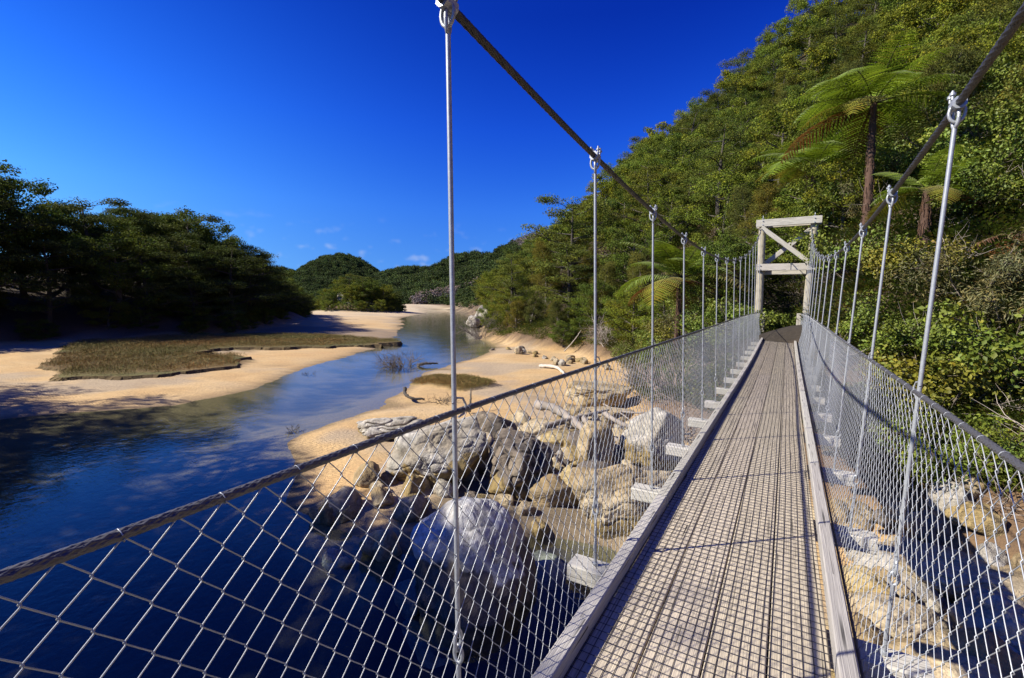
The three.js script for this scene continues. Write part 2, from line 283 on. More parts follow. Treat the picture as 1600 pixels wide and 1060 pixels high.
{
  const line = (lo, hi, c) => {     // grid lines, closest round c
    const out = [c]; for (let x = c; x < hi;) { x += 0.10 + 0.026 * (x - c); out.push(x); } for (let x = c; x > lo;) { x -= 0.10 + 0.026 * (c - x); out.unshift(x); } return out;
  };
  const xs = line(-2600, 900, -5), zs = line(-2600, 260, -10), nx = xs.length, nz = zs.length;
  const pos = new Float32Array(nx * nz * 3), col = new Float32Array(nx * nz * 3), uv = new Float32Array(nx * nz * 2), idx = [];
  for (let j = 0; j < nz; j++) for (let i = 0; i < nx; i++) {
    const x = xs[i], z = zs[j], l = land(x, z), o = j * nx + i;
    pos[o * 3] = x; pos[o * 3 + 1] = l.h; pos[o * 3 + 2] = z; uv[o * 2] = x; uv[o * 2 + 1] = z;
    const n1 = fbm(x * 0.3, z * 0.3, 4, 1.7), n2 = fbm(x * 1.7, z * 1.7, 3, 5.3), pale = sm(70, 200, l.r);
    let c = mixc([0.60, 0.405, 0.185], [0.68, 0.56, 0.37], pale); c = mixc(c, [0.55, 0.335, 0.135], clamp(n1 * 0.9)); c = mixc(c, [0.62, 0.46, 0.26], clamp(-n1 * 0.8)); c = c.map((v) => v * (1 + 0.10 * n2));
    if (l.r < 170) c = mixc(c, [0.40, 0.325, 0.23], sm(0.12, 0.42, fbm(x * 0.16, z * 0.16, 4, 11.7)) * 0.7);     // greyer silt
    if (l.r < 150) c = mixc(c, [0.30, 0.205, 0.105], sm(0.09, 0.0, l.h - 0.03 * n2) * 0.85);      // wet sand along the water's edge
    if (l.h < 0.02) { c = mixc(c, [0.24, 0.17, 0.075], 0.55); c = mixc(c, [0.055, 0.06, 0.03], sm(0.15, 0.6, n1 + 0.4 * n2) * 0.6); c = mixc(c, [0.06, 0.048, 0.028].map((v) => v * (1 + 0.3 * n2)), sm(0.18, 0.42, -l.h + 0.1 * n2)); c = mixc(c, [0.022, 0.019, 0.013], sm(0.5, 0.9, -l.h)); }     // dark bed in the hollows, shade of the pool painted in     // algae on the bed
    c = mixc(c, [0.27, 0.20, 0.13].map((v) => v * (1 + 0.15 * n2)), l.mud * 0.85);
    if (l.marsh > 0) c = mixc(c, mixc([0.20, 0.125, 0.045], [0.155, 0.14, 0.038], clamp(0.5 + n1)).map((v) => v * (1 + 0.25 * n2)), l.marsh);
    { const gv = 1 - Math.hypot((x + 3.9) / 4.4, (z + 11.6) / 5.6) + 0.35 * n1 + 0.2 * n2; if (gv > 0) c = mixc(c, [0.15, 0.115, 0.07].map((v) => v * (1 + 0.5 * n2)), sm(0, 0.3, gv) * 0.85); }     // darker, mottled ground among the boulders
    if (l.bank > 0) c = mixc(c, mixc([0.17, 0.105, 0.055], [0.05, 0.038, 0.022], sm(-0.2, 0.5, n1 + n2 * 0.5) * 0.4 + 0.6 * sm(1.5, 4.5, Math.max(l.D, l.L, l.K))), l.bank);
    if (l.fh > 3) c = [0.045, 0.055, 0.02];
    if (l.r < 40 && z < -18 && Math.abs(sdLine(PATH, x, z)[0]) < 2.2) c = [0.035, 0.027, 0.018];     // path painted near black for the shade under the trees
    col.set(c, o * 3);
    if (i && j) { const a = o - nx - 1, b = o - nx, d = o - 1; idx.push(a, d, b, b, d, o); }
  }
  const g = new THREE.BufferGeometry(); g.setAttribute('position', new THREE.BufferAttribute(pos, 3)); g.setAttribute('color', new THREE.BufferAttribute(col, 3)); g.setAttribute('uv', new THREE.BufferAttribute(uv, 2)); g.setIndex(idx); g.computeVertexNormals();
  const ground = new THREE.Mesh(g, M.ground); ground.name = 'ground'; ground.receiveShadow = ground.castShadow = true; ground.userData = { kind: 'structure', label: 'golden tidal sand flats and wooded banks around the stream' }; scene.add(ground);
  const sheet = (name, mat, x0, x1, z0, z1, y, label) => {
    const p = new THREE.PlaneGeometry(x1 - x0, z1 - z0, 1, 1).rotateX(-Math.PI / 2).translate((x0 + x1) / 2, y, (z0 + z1) / 2), u = p.attributes.uv, q = p.attributes.position;
    for (let k = 0; k < u.count; k++) u.setXY(k, q.getX(k), q.getZ(k));
    const m = new THREE.Mesh(p, mat); m.name = name; m.receiveShadow = true; m.userData = { kind: 'structure', label }; scene.add(m);
  };
  sheet('stream_water', M.water, -190, 34, -230, 16, 0, 'clear blue stream water winding over the sand');
  sheet('sea', M.sea, -2500, -190.5, -2500, 60, -0.3, 'strip of turquoise sea beyond the far beach');
}

// ---------------------------------------------------------------- the suspension footbridge
const deckY = curve1([[-20.6, 3.68], [-17, 3.54], [-14, 3.43], [-10.3, 3.345], [-6.4, 3.31], [-2.5, 3.262], [0, 3.26], [4, 3.30], [9, 3.46]]);
const railY = curve1([[-20.6, 4.53], [-16, 4.53], [-12.9, 4.51], [-10.3, 4.476], [-7.7, 4.436], [-5.1, 4.398], [-2.5, 4.364], [-1.2, 4.345], [0, 4.31], [4, 4.32], [9, 4.46]]);
const cableY = (z) => { const m = (-z / 1.3 - 5.9289) / 5; return 4.7 + 0.7437 + 0.2849 * m + 0.4498 * m * m; };
const railX = (z) => 0.695 - 0.05 * sm(-16, -20.5, z);
const cableX = (z) => 0.74 + 0.05 * sm(-14, -20, z) + 0.05 * sm(4, 9, z);
const Z0 = 8.9, Z1 = -20.5, SP = 1.3, hz = (n) => -(n + 0.9289) * SP;
const bridge = thing('suspension_footbridge', 'narrow timber and wire suspension footbridge with chain link sides crossing the stream', 'footbridge', null, [0, 0, 0]);
const rndB = rngOf(11);
const tone = (k = 0.14) => { const a = 1 - k / 2 + rndB() * k; return [a, a * (0.98 + rndB() * 0.03), a * (0.95 + rndB() * 0.06)]; };
const along = (x, y, za, zb, step) => { const n = Math.max(2, Math.ceil(Math.abs(zb - za) / step) + 1), o = []; for (let k = 0; k < n; k++) { const z = lerp(za, zb, k / (n - 1)); o.push(V(typeof x === 'function' ? x(z) : x, y(z), z)); } return o; };
// deck boards laid lengthwise, with open gaps
{
  const bw = 0.2185, gap = 0.007;
  for (let k = 0; k < 4; k++) {
    const x = -0.4515 + bw / 2 + k * (bw + gap) + 0.0;
    let z = Z0 - [0.4, 2.2, 1.1, 3.0][k], first = true;
    while (z > Z1) {
      const z2 = Math.max(Z1, z - (first ? 3.1 : 4.5 + 0.3 * (k % 2))); if (z - z2 < 0.3) break;
      new GB().beam(along(x, (q) => deckY(q) - 0.02, z, z2 + 0.006, 0.65), bw, 0.04, V(1, 0, 0), tone(0.2), 0.004, rndB() * 7).build('deck_plank', M.plank, bridge);
      z = z2; first = false;
    }
  }
  for (const k of [1, 2, 3]) new GB().beam(along(-0.4515 + k * (bw + gap) - gap / 2, (q) => deckY(q) - 0.0465, Z0 - 0.4, Z1 + 0.1, 0.65), 0.05, 0.011, V(1, 0, 0), [0.3, 0.28, 0.25], 0.001, k).build('added_gap_strip', M.timber, bridge);  // added strips that keep sunlit ground from showing through the gaps
  // welded wire mesh stapled over the boards
  const g = new GB(), w = 0.0017;
  for (let x = -0.452; x <= 0.4525; x += 0.0381) g.tube(along((z) => x + 0.004 * Math.sin(z * 1.7 + x * 9), (z) => deckY(z) + 0.0035, 4, Z1 + 0.05, 0.35), w, 4, [1, 1, 1], false);
  for (let z = 4; z > Z1 + 0.05; z -= 0.052) { const s = 0.006 * N2(z * 0.8, 0.3); g.tube([V(-0.455, deckY(z) + 0.0065, z + s), V(0, deckY(z) + 0.0065, z + s * 0.3), V(0.455, deckY(z) + 0.0065, z - s)], w, 4, [1, 1, 1], false); }
  const m = g.build('deck_wire_mesh', M.mesh, bridge); m.userData.kind = 'stuff'; m.userData.label = 'dark rectangular wire mesh over the deck boards';
  // kerbs
  for (const s of [-1, 1]) {
    let z = Z0 - (s < 0 ? 0.6 : 2.0);
    while (z > Z1 + 0.2) { const z2 = Math.max(Z1, z - 3.9); new GB().beam(along(s * 0.491, (q) => deckY(q) + 0.030, z, z2 + 0.008, 0.65), 0.068, 0.10, V(1, 0, 0), tone(0.16), 0.006, rndB() * 7).build('kerb_timber', M.timber, bridge); z = z2; }
  }
}
// transoms and hangers
const rod = 0.0082;
for (let n = -7; n <= 14; n++) {
  const z = hz(n), y = deckY(z);
  if (z < Z1 + 0.4 || z > Z0 - 0.4) continue;
  new GB().beam([V(-0.80 - rndB() * 0.02, y - 0.103, z), V(0.80 + rndB() * 0.02, y - 0.103, z)], 0.145, 0.10, V(0, 0, 1), tone(0.1).map((v) => v * 1.25), 0.008, rndB() * 5).build('transom', M.timber, bridge);
  for (const s of [-1, 1]) {
    const h = new THREE.Group(); h.name = 'hanger'; bridge.add(h);
    const bx = s * 0.657, tx = s * cableX(z), by = y - 0.06, ty = cableY(z), jy = y + 0.30 + 0.03 * (rndB() - 0.5);
    const at = (yy) => V(lerp(bx, tx, (yy - by) / (ty - by)), yy, z);
    const side = V(s * 0.04, 1, 0).normalize(), ax = V(0, 0, 1), ay = side, out = V(1, 0, 0);
    // lower rod with nut, washer and forged eye
    let g = new GB(); g.tube([at(by - 0.14), at(jy - 0.038)], rod, 8); g.ring(at(jy - 0.012), out, ay, 0.016, 0.030, 0.0065, 16, 6); g.tube([at(by + 0.012), at(by + 0.026)], 0.016, 6); g.tube([at(by), at(by + 0.004)], 0.034, 4);
    g.tube([at(by - 0.125), at(by - 0.110)], 0.016, 6);
    g.build('lower_rod', M.galv, h);
    // long upper rod, its eye linked through the lower one, and the eye under the cable clamp
    g = new GB(); g.ring(at(jy + 0.034), ax, ay, 0.017, 0.034, 0.0065, 16, 6); g.tube([at(jy + 0.064), at(ty - 0.085)], rod, 8); g.ring(at(ty - 0.052), V(0.3, 0, 1).normalize(), ay, 0.017, 0.036, 0.0068, 16, 6);
    g.build('upper_rod', M.galv, h);
    // cable clamp: saddle, two bolts and shackle
    const slope = (cableY(z - 0.05) - cableY(z + 0.05)) / 0.1, tv = V(0, slope, -1).normalize(), nv = V(0, 1, slope).normalize(), c = V(tx, ty, z);
    g = new GB(); g.beam([c.clone().addScaledVector(tv, -0.028), c.clone().addScaledVector(tv, 0.028)], 0.044, 0.046, out, [1, 1, 1], 0.012);
    for (const q of [-0.016, 0.016]) { for (const e of [-0.02, 0.02]) g.tube([c.clone().addScaledVector(tv, q).addScaledVector(out, e).addScaledVector(nv, 0.015), c.clone().addScaledVector(tv, q).addScaledVector(out, e).addScaledVector(nv, 0.05)], 0.0052, 6); g.tube([c.clone().addScaledVector(tv, q).addScaledVector(out, -0.02).addScaledVector(nv, 0.032), c.clone().addScaledVector(tv, q).addScaledVector(out, -0.02).addScaledVector(nv, 0.042)], 0.0105, 6); g.tube([c.clone().addScaledVector(tv, q).addScaledVector(out, 0.02).addScaledVector(nv, 0.028), c.clone().addScaledVector(tv, q).addScaledVector(out, 0.02).addScaledVector(nv, 0.036)], 0.0105, 6); }
    g.ring(V(tx, ty - 0.030, z), out, V(0, 1, 0), 0.024, 0.036, 0.0065, 16, 6);
    g.build('cable_clamp', M.galv, h);
    // curled hook that ties the hand cable to the rod
    const ry = railY(z), rx = s * railX(z), p = at(ry), g2 = new GB();
    g2.tube([p.clone().add(V(0, 0.03, 0.010)), p.clone().add(V(0, 0.045, -0.012)), p.clone().add(V(-s * 0.004, 0.040, -0.040)), p.clone().add(V(-s * 0.008, 0.016, -0.052)), p.clone().add(V(-s * 0.006, -0.012, -0.044)), p.clone().add(V(0, -0.020, -0.022))], 0.004, 6);
    g2.build('cable_hook', M.galv, h);
  }
}
// twisted steel cables
function rope(g, fx, fy, za, zb, R, strands, pitch) {
  let z = za, ang = 0; const base0 = g.count, S = strands * 4; let rows = 0;
  while (true) {
    const near = Math.abs(z + 0.5) < 6, step = near ? 0.011 : 0.12, P = V(fx(z), fy(z), z), T = V(fx(z - 0.02) - fx(z + 0.02), fy(z - 0.02) - fy(z + 0.02), -0.04).normalize(), A = V(1, 0, 0).addScaledVector(T, -T.x).normalize(), B = V().crossVectors(T, A);
    for (let k = 0; k <= S; k++) {
      const th = k / S * Math.PI * 2, lob = Math.abs(Math.cos(strands / 2 * (th - ang))), r = near ? R * (0.72 + 0.30 * lob) : R * 0.95, c = Math.cos(th), s = Math.sin(th);
      const dn = near ? 1.0 * Math.sin(strands / 2 * (th - ang)) * Math.sign(Math.cos(strands / 2 * (th - ang))) : 0, nx = c - dn * -s, ny = s - dn * c;
      g.v(P.x + (A.x * c + B.x * s) * r, P.y + (A.y * c + B.y * s) * r, P.z + (A.z * c + B.z * s) * r, A.x * (c - dn * s) + B.x * (s + dn * c), A.y * (c - dn * s) + B.y * (s + dn * c), A.z * (c - dn * s) + B.z * (s + dn * c), [1, 1, 1], k / S, z);
      if (rows && k < S) { const q = base0 + (rows - 1) * (S + 1) + k, w = q + S + 1; g.i.push(q, w, q + 1, q + 1, w, w + 1); }
    }
    rows++; if (z <= zb) break; const nz = Math.max(zb, z - step); ang += (z - nz) / pitch * Math.PI * 2; z = nz;
  }
}
const lowX = 0.56, lowY = (z) => deckY(z) - 0.042;
for (const s of [-1, 1]) {
  let g = new GB(); rope(g, (z) => s * cableX(z), cableY, 8.9, -20.2, 0.0145, 6, 0.24); g.build('main_cable', M.cable, bridge);
  g = new GB(); rope(g, (z) => s * railX(z), railY, 8.5, Z1 + 0.1, 0.0105, 6, 0.17); g.build('hand_cable', M.rail, bridge);
  g = new GB(); rope(g, (z) => s * lowX, lowY, 8.5, Z1 + 0.1, 0.007, 6, 0.12); g.build('toe_cable', M.rail, bridge);
  // chain link netting woven of bent wires from the hand cable to the toe cable
  const pw = 0.0398, rows = 24, R = 0.0015, net = new GB(), rr = rngOf(40 + s);
  const P = (z, v, off) => { const b = Math.sin(Math.PI * v) * (0.045 + 0.02 * N2(z * 0.7, v * 2, 3 + s)); return V(s * (lerp(railX(z), lowX, v) + b + off), lerp(railY(z) - 0.004, lowY(z), v) , z + 0.010 * N2(z * 1.3, v * 3, 9 + s)); };
  let w = 0;
  for (let z = 3.2; z > Z1 + 0.15; z -= pw, w++) {
    const near = z > -7 && z < 1.2, mid = z > -12, pts = [], ph = w % 2;
    for (let r = 0; r <= rows; r++) {
      const sg = (r + ph) % 2 ? 1 : -1, v = r / rows, zz = z + sg * pw * 0.53, o = sg * 0.0022;
      if (near && r > 0 && r < rows) { pts.push(P(zz - sg * pw * 0.035, v - 0.0026, -o * 0.5), P(zz, v, o * 0.5), P(zz - sg * pw * 0.035, v + 0.0026, o * 1.5)); } else pts.push(P(zz, v, o));
    }
    net.tube(pts, R, near ? 5 : mid ? 4 : 3, [1, 1, 1], false);
    if (w % 4 === 1 && z < 1.5 && z > -8) net.ring(V(s * railX(z), railY(z) - 0.002, z - pw * 0.5 * (ph ? -1 : 1)), V(1, 0, 0), V(0, 1, 0.25).normalize(), 0.0118, 0.0118, 0.0013, 8, 4, 0.3, 6.0);
  }
  const m = net.build('chain_link_netting', M.wire, bridge); m.userData.kind = 'stuff';
}
// timber towers at both ends
for (const [zt, f] of [[Z1, 1], [Z0 + 0.1, -1]]) {
  const y0 = deckY(zt), top = y0 + 4.34, dz = f * 0.15;
  for (const [xb, xt] of [[-0.715, -0.775], [0.80, 0.885]]) {
    const pts = []; for (let k = 0; k <= 12; k++) { const t = k / 12; pts.push(V(lerp(xb, xt, t) + 0.006 * Math.sin(t * 7 + xb), lerp(y0 - 1.7, top - 0.02, t), zt)); }
    new GB().tube(pts, (t) => 0.148 - 0.022 * t, 14, (p) => { const k = 1 + 0.2 * N3(p.x * 3, p.y * 0.9, p.z); return [k, k, k * 0.97]; }).build('tower_post', M.pole, bridge);
    const g = new GB(); for (const bz of [0.26]) { for (const yy of [top - 0.06, top - 0.20, y0 + 2.48, y0 + 2.62]) g.tube([V(lerp(xb, xt, 0.9), yy, zt + f * 0.235), V(lerp(xb, xt, 0.9), yy, zt + f * 0.26)], 0.02, 6); }
    g.ring(V(lerp(xb, xt, 1), top + 0.10, zt), V(0, 0, 1), V(0, 1, 0), 0.05, 0.07, 0.012, 12, 6); g.tube([V(xt - 0.05, top + 0.05, zt), V(xt + 0.05, top + 0.05, zt)], 0.02, 6);
    g.build('tower_bolts', M.galv, bridge);
  }
  const bm = (name, a, b, w, h, col = tone(0.1).map((v) => v * 1.12)) => new GB().beam([a, b], w, h, V(0, 0, 1), col, 0.008, rndB() * 5).build(name, M.timber, bridge);
  bm('tower_top_beam', V(-0.99, top - 0.14, zt + dz + f * 0.04), V(1.10, top - 0.11, zt + dz + f * 0.04), 0.075, 0.26);
  bm('tower_lower_beam', V(-0.90, y0 + 2.56, zt + dz + f * 0.04), V(0.99, y0 + 2.56, zt + dz + f * 0.04), 0.075, 0.25);
  bm('tower_rear_beam', V(-0.90, y0 + 2.40, zt - dz - f * 0.04), V(0.99, y0 + 2.40, zt - dz - f * 0.04), 0.075, 0.20);
  bm('tower_top_rear_beam', V(-0.99, top - 0.14, zt - dz - f * 0.04), V(1.10, top - 0.11, zt - dz - f * 0.04), 0.075, 0.26);
  bm('tower_brace', V(-0.80, top - 0.30, zt + dz + f * 0.112), V(0.90, y0 + 2.62, zt + dz + f * 0.112), 0.05, 0.165);
  bm('tower_brace', V(-0.78, y0 + 2.60, zt - dz - f * 0.112), V(0.90, top - 0.28, zt - dz - f * 0.112), 0.05, 0.165);
  for (const s of [-1, 1]) new GB().beam([V(s * 0.60, y0 - 0.9, zt + f * 0.06), V(s * 0.60, y0 + 0.86, zt + f * 0.06)], 0.16, 0.10, V(1, 0, 0), tone(0.1).map((v) => v * 1.05), 0.008, rndB() * 5).build('end_post', M.timber, bridge);
  // sill that carries the boards
  new GB().beam([V(-1.05, y0 - 0.15, zt - f * 0.02), V(1.15, y0 - 0.15, zt - f * 0.02)], 0.24, 0.2, V(0, 0, 1), tone(0.1), 0.01, 2).build('end_sill', M.timber, bridge);
}

// ---------------------------------------------------------------- trees and shrubs
const dirOf = (r) => { const u = r() * 2 - 1, a = r() * 6.2832, s = Math.sqrt(1 - u * u); return V(s * Math.cos(a), u, s * Math.sin(a)); };
function leafClump(g, r, c, rx, ry, n, len, wid, base, spread, up = 0.5) {     // a spray of leaves round a branch end
  const t = 0.72 + r() * 0.55, hue = (r() - 0.5) * 0.3, cc = [base[0] * t * (1 + hue), base[1] * t, base[2] * t * (1 - hue)];
  for (let k = 0; k < n; k++) {
    const d = dirOf(r), q = Math.pow(r(), 0.45), p = V(c.x + d.x * rx * q, c.y + d.y * ry * q, c.z + d.z * rx * q), nor = dirOf(r).addScaledVector(d, 1.0).add(V(0, up, 0)).normalize();
    const dir = dirOf(r).addScaledVector(d, 0.8); dir.addScaledVector(nor, -dir.dot(nor)).normalize();
    const w = 1 + (r() - 0.5) * spread, s = 0.7 + r() * 0.6, y = r() < 0.03 ? 1.6 : 1;
    g.leaf(p, dir, nor, len * s, wid * s, [cc[0] * w * y, cc[1] * w * (y > 1 ? 1.25 : 1), cc[2] * w]);
  }
}
// kinds of crown: leaf size, colours, clump shape
const KIND = {
  broad: { leaf: [0.17, 0.10], col: [0.150, 0.190, 0.019], rx: 0.75, ry: 0.5, per: 95, bark: [0.10, 0.085, 0.065], shape: 'dome' },
  beech: { leaf: [0.15, 0.075], col: [0.118, 0.142, 0.019], rx: 0.95, ry: 0.26, per: 105, bark: [0.06, 0.05, 0.04], shape: 'layer' },
  manuka: { leaf: [0.17, 0.035], col: [0.155, 0.155, 0.026], rx: 0.62, ry: 0.62, per: 130, bark: [0.14, 0.12, 0.10], shape: 'column' },
  light: { leaf: [0.20, 0.12], col: [0.19, 0.23, 0.022], rx: 0.7, ry: 0.5, per: 85, bark: [0.12, 0.10, 0.08], shape: 'dome' },
  shrub: { leaf: [0.085, 0.048], col: [0.15, 0.195, 0.022], rx: 0.34, ry: 0.26, per: 80, bark: [0.09, 0.07, 0.05], shape: 'bush' },
  gold: { leaf: [0.075, 0.05], col: [0.19, 0.185, 0.02], rx: 0.32, ry: 0.26, per: 75, bark: [0.12, 0.10, 0.07], shape: 'bush' },
  dull: { leaf: [0.10, 0.022], col: [0.15, 0.14, 0.05], rx: 0.36, ry: 0.3, per: 110, bark: [0.16, 0.13, 0.10], shape: 'bush' },
};
function makeTree(kindName, seed, H, R) {     // geometries of one tree: trunk with limbs, and crown
  const K = KIND[kindName], r = rngOf(seed), T = new GB(), C = new GB(), bark = (p) => { const k = 0.8 + 0.5 * r(); return K.bark.map((v) => v * k); };
  const bush = K.shape === 'bush', lean = V((r() - 0.5) * 0.25 * H, 0, (r() - 0.5) * 0.25 * H), bend = (r() - 0.5) * 0.12 * H;
  const trunkAt = (t) => V(lean.x * t * t + bend * Math.sin(t * 3.1), H * 0.92 * t, lean.z * t * t + bend * Math.cos(t * 2.7) * t);
  const ends = [];
  if (!bush) { const pts = [V(0, -0.8, 0)]; for (let k = 0; k <= 9; k++) pts.push(trunkAt(k / 9)); T.tube(pts, (t) => (0.028 * H + 0.03) * Math.pow(1 - t, 0.8) + 0.012, 7, bark); }
  const limbs = bush ? 11 : K.shape === 'column' ? 20 : 19;
  for (let k = 0; k < limbs; k++) {
    const t = bush ? 0.03 : lerp(K.shape === 'layer' ? 0.16 : 0.14, 0.97, (k + r() * 0.6) / limbs), a = k * 2.4 + r() * 0.8, o = trunkAt(t);
    let reach;
    if (K.shape === 'dome') reach = R * Math.sqrt(Math.max(0.08, 1 - Math.pow((t - 0.48) / 0.56, 2))); else if (K.shape === 'layer') reach = R * (1.05 - 0.75 * Math.max(0, t - 0.3)) * (0.6 + 0.55 * r()); else if (K.shape === 'column') reach = R * (1.0 - 0.72 * t) * (0.75 + 0.4 * r()); else reach = R * (0.55 + 0.5 * r());
    const rise = bush ? H * (0.25 + 0.6 * r()) : K.shape === 'layer' ? reach * (0.1 + 0.3 * r()) : K.shape === 'column' ? reach * 0.7 : reach * (0.25 + 0.5 * r());
    const e = V(o.x + Math.cos(a) * reach, o.y + rise, o.z + Math.sin(a) * reach), mid = o.clone().lerp(e, 0.5).add(V((r() - 0.5) * reach * 0.3, -rise * 0.15 + (r() - 0.5) * 0.3, (r() - 0.5) * reach * 0.3));
    const r0 = bush ? 0.018 : (0.012 * H + 0.01) * (1.15 - t);
    T.tube([o, o.clone().lerp(mid, 0.5), mid, mid.clone().lerp(e, 0.5), e], (q) => r0 * (1 - q) + 0.008, 5, bark, false);
    ends.push([e, 1], [mid.clone().lerp(e, 0.55), 0.85]);
    const subs = bush ? 3 : 4;
    for (let j = 0; j < subs; j++) { const b = mid.clone().lerp(e, 0.1 + 0.8 * r()), a2 = a + (r() - 0.5) * 2.6, l = reach * (0.25 + 0.3 * r()), e2 = b.clone().add(V(Math.cos(a2) * l, l * (K.shape === 'layer' ? 0.15 : 0.45) * (r() * 1.4 - 0.2), Math.sin(a2) * l)); T.tube([b, b.clone().lerp(e2, 0.5).add(V(0, 0.05 * l, 0)), e2], (q) => r0 * 0.4 * (1 - q) + 0.006, 4, bark, false); ends.push([e2, 0.85]); }
  }
  if (!bush) for (let k = 0; k < 16; k++) { const a = r() * 6.283, t = 0.12 + 0.8 * r(), q = R * (0.15 + 0.35 * r()) * (1.1 - t * 0.6); ends.push([trunkAt(t).add(V(Math.cos(a) * q, 0.2, Math.sin(a) * q)), 0.9]); }
  if (!bush) ends.push([trunkAt(1), 1], [trunkAt(0.95).add(V(0.3, 0.1, 0.2)), 0.8]);
  const sc = bush ? 1 : H / 8;
  for (const [e, q] of ends) { const s = q * (0.75 + 0.5 * r()) * sc; leafClump(C, r, e, K.rx * s, K.ry * s, Math.round(K.per * (0.7 + 0.6 * r())), K.leaf[0], K.leaf[1], K.col, 0.5, K.shape === 'layer' ? 1.0 : 0.4); }
  return { trunk: T.geo(), crown: C.geo(), mat: bush ? M.gloss : M.leaf, H, R };
}
const POOL = {};
function pool(kind, n, H, R, seed) { POOL[kind] = []; for (let k = 0; k < n; k++) POOL[kind].push(makeTree(kind, seed + k * 17, H * (0.9 + 0.2 * (k % 3) / 2), R * (0.9 + 0.1 * (k % 2)))); }
pool('broad', 5, 8, 3.0, 100); pool('beech', 5, 9, 3.6, 200); pool('manuka', 4, 7, 2.1, 300); pool('light', 3, 7.5, 2.9, 400);
pool('shrub', 5, 1.6, 1.15, 500); pool('gold', 2, 1.4, 1.0, 600); pool('dull', 3, 1.7, 1.2, 700);
const TREE_NAME = { broad: 'broadleaf_tree', beech: 'beech_tree', manuka: 'tea_tree', light: 'light_green_tree', shrub: 'leafy_shrub', gold: 'golden_shrub', dull: 'wiry_shrub' };
const protos = new Map();
function plant(kind, variant, x, z, scale, turn, label, category, group, yoff = -0.12, sy = 1) {
  const key = kind + variant, g = POOL[kind][variant % POOL[kind].length], y = height(x, z) + yoff;
  if (!protos.has(key)) {
    const o = thing(TREE_NAME[kind], label, category, group, [x, y, z], turn); o.scale.set(scale, scale * sy, scale);
    const tr = new THREE.Mesh(g.trunk, M.bark); tr.name = kind === 'shrub' || kind === 'gold' || kind === 'dull' ? 'stems' : 'trunk'; const cr = new THREE.Mesh(g.crown, g.mat); cr.name = 'crown'; if (g.mat === M.leaf) cr.material = [M.leaf, M.leafWarm, M.leafDark][Math.abs(Math.floor(x * 7.3 + z * 3.1)) % 3]; o.add(tr, cr); shade(o); protos.set(key, o); return o;
  }
  const o = dup(protos.get(key), label, [x, y, z], turn, [scale, scale * sy, scale], group); if (g.mat === M.leaf) o.children[1].material = [M.leaf, M.leafWarm, M.leaf, M.leafDark][Math.abs(Math.floor(x * 7.3 + z * 3.1)) % 4]; o.userData.category = category; if (!group) delete o.userData.group; return o;
}
const azOf = (x, z) => Math.atan2(x - EYE.x, -z) * 180 / Math.PI;
// words that say whereabouts on the slope a plant stands
function where(x, z) {
  const a = azOf(x, z), h = height(x, z);
  const side = a < -34 ? 'downstream' : a < -22 ? 'left of the second hanger' : a < -12 ? 'between hangers and tower' : a < -5 ? 'left of the tower' : a < 2.5 ? 'above the tower' : a < 9 ? 'above the right cable' : 'at the right edge';
  const up = h < 4 ? 'low' : h < 10 ? 'lower' : h < 20 ? 'halfway up' : h < 32 ? 'high up' : 'near the ridge';
  return `${up}, ${side}`;
}
const spots = [];     // [x, z, kept clear radius]
const clear = (x, z, d) => spots.every(([a, b, c]) => (a - x) ** 2 + (b - z) ** 2 > (c + d) ** 2 * 0.25);
const fernSpots = [];
const rndT = rngOf(77);
// tree ferns first, so that the woods leave them room: [x, z, trunk height, frond length, number, lean, label, brown fronds]
const FERNS = [
  [2.6, -22.4, 4.9, 3.2, 22, 0.05, 'tall tree fern with a rusty hanging frond high above the right hand cable', 2],
  [-4.1, -22.6, 3.9, 3.2, 22, 0.0, 'big tree fern spreading wide beside the left of the bridge tower', 3],
  [0.9, -27.6, 4.3, 3.2, 22, 0.1, 'tree fern arching above the top beam of the bridge tower', 1],
  [-1.9, -25.8, 2.6, 2.5, 15, 0.1, 'low tree fern half hidden behind the left tower post', 2],
  [3.8, -19.6, 2.2, 1.9, 14, 0.0, 'small tree fern with dark scaly trunk right of the bridge cables', 1],
  [0.9, -33.0, 3.6, 2.8, 16, 0.1, 'tree fern lower left of the tall rusty tree fern', 0],
  [5.7, -18.6, 0.7, 1.6, 9, 0.0, 'withered orange brown tree fern at the right edge', 7],
];
for (const f of FERNS) spots.push([f[0], f[1], 2.6]);
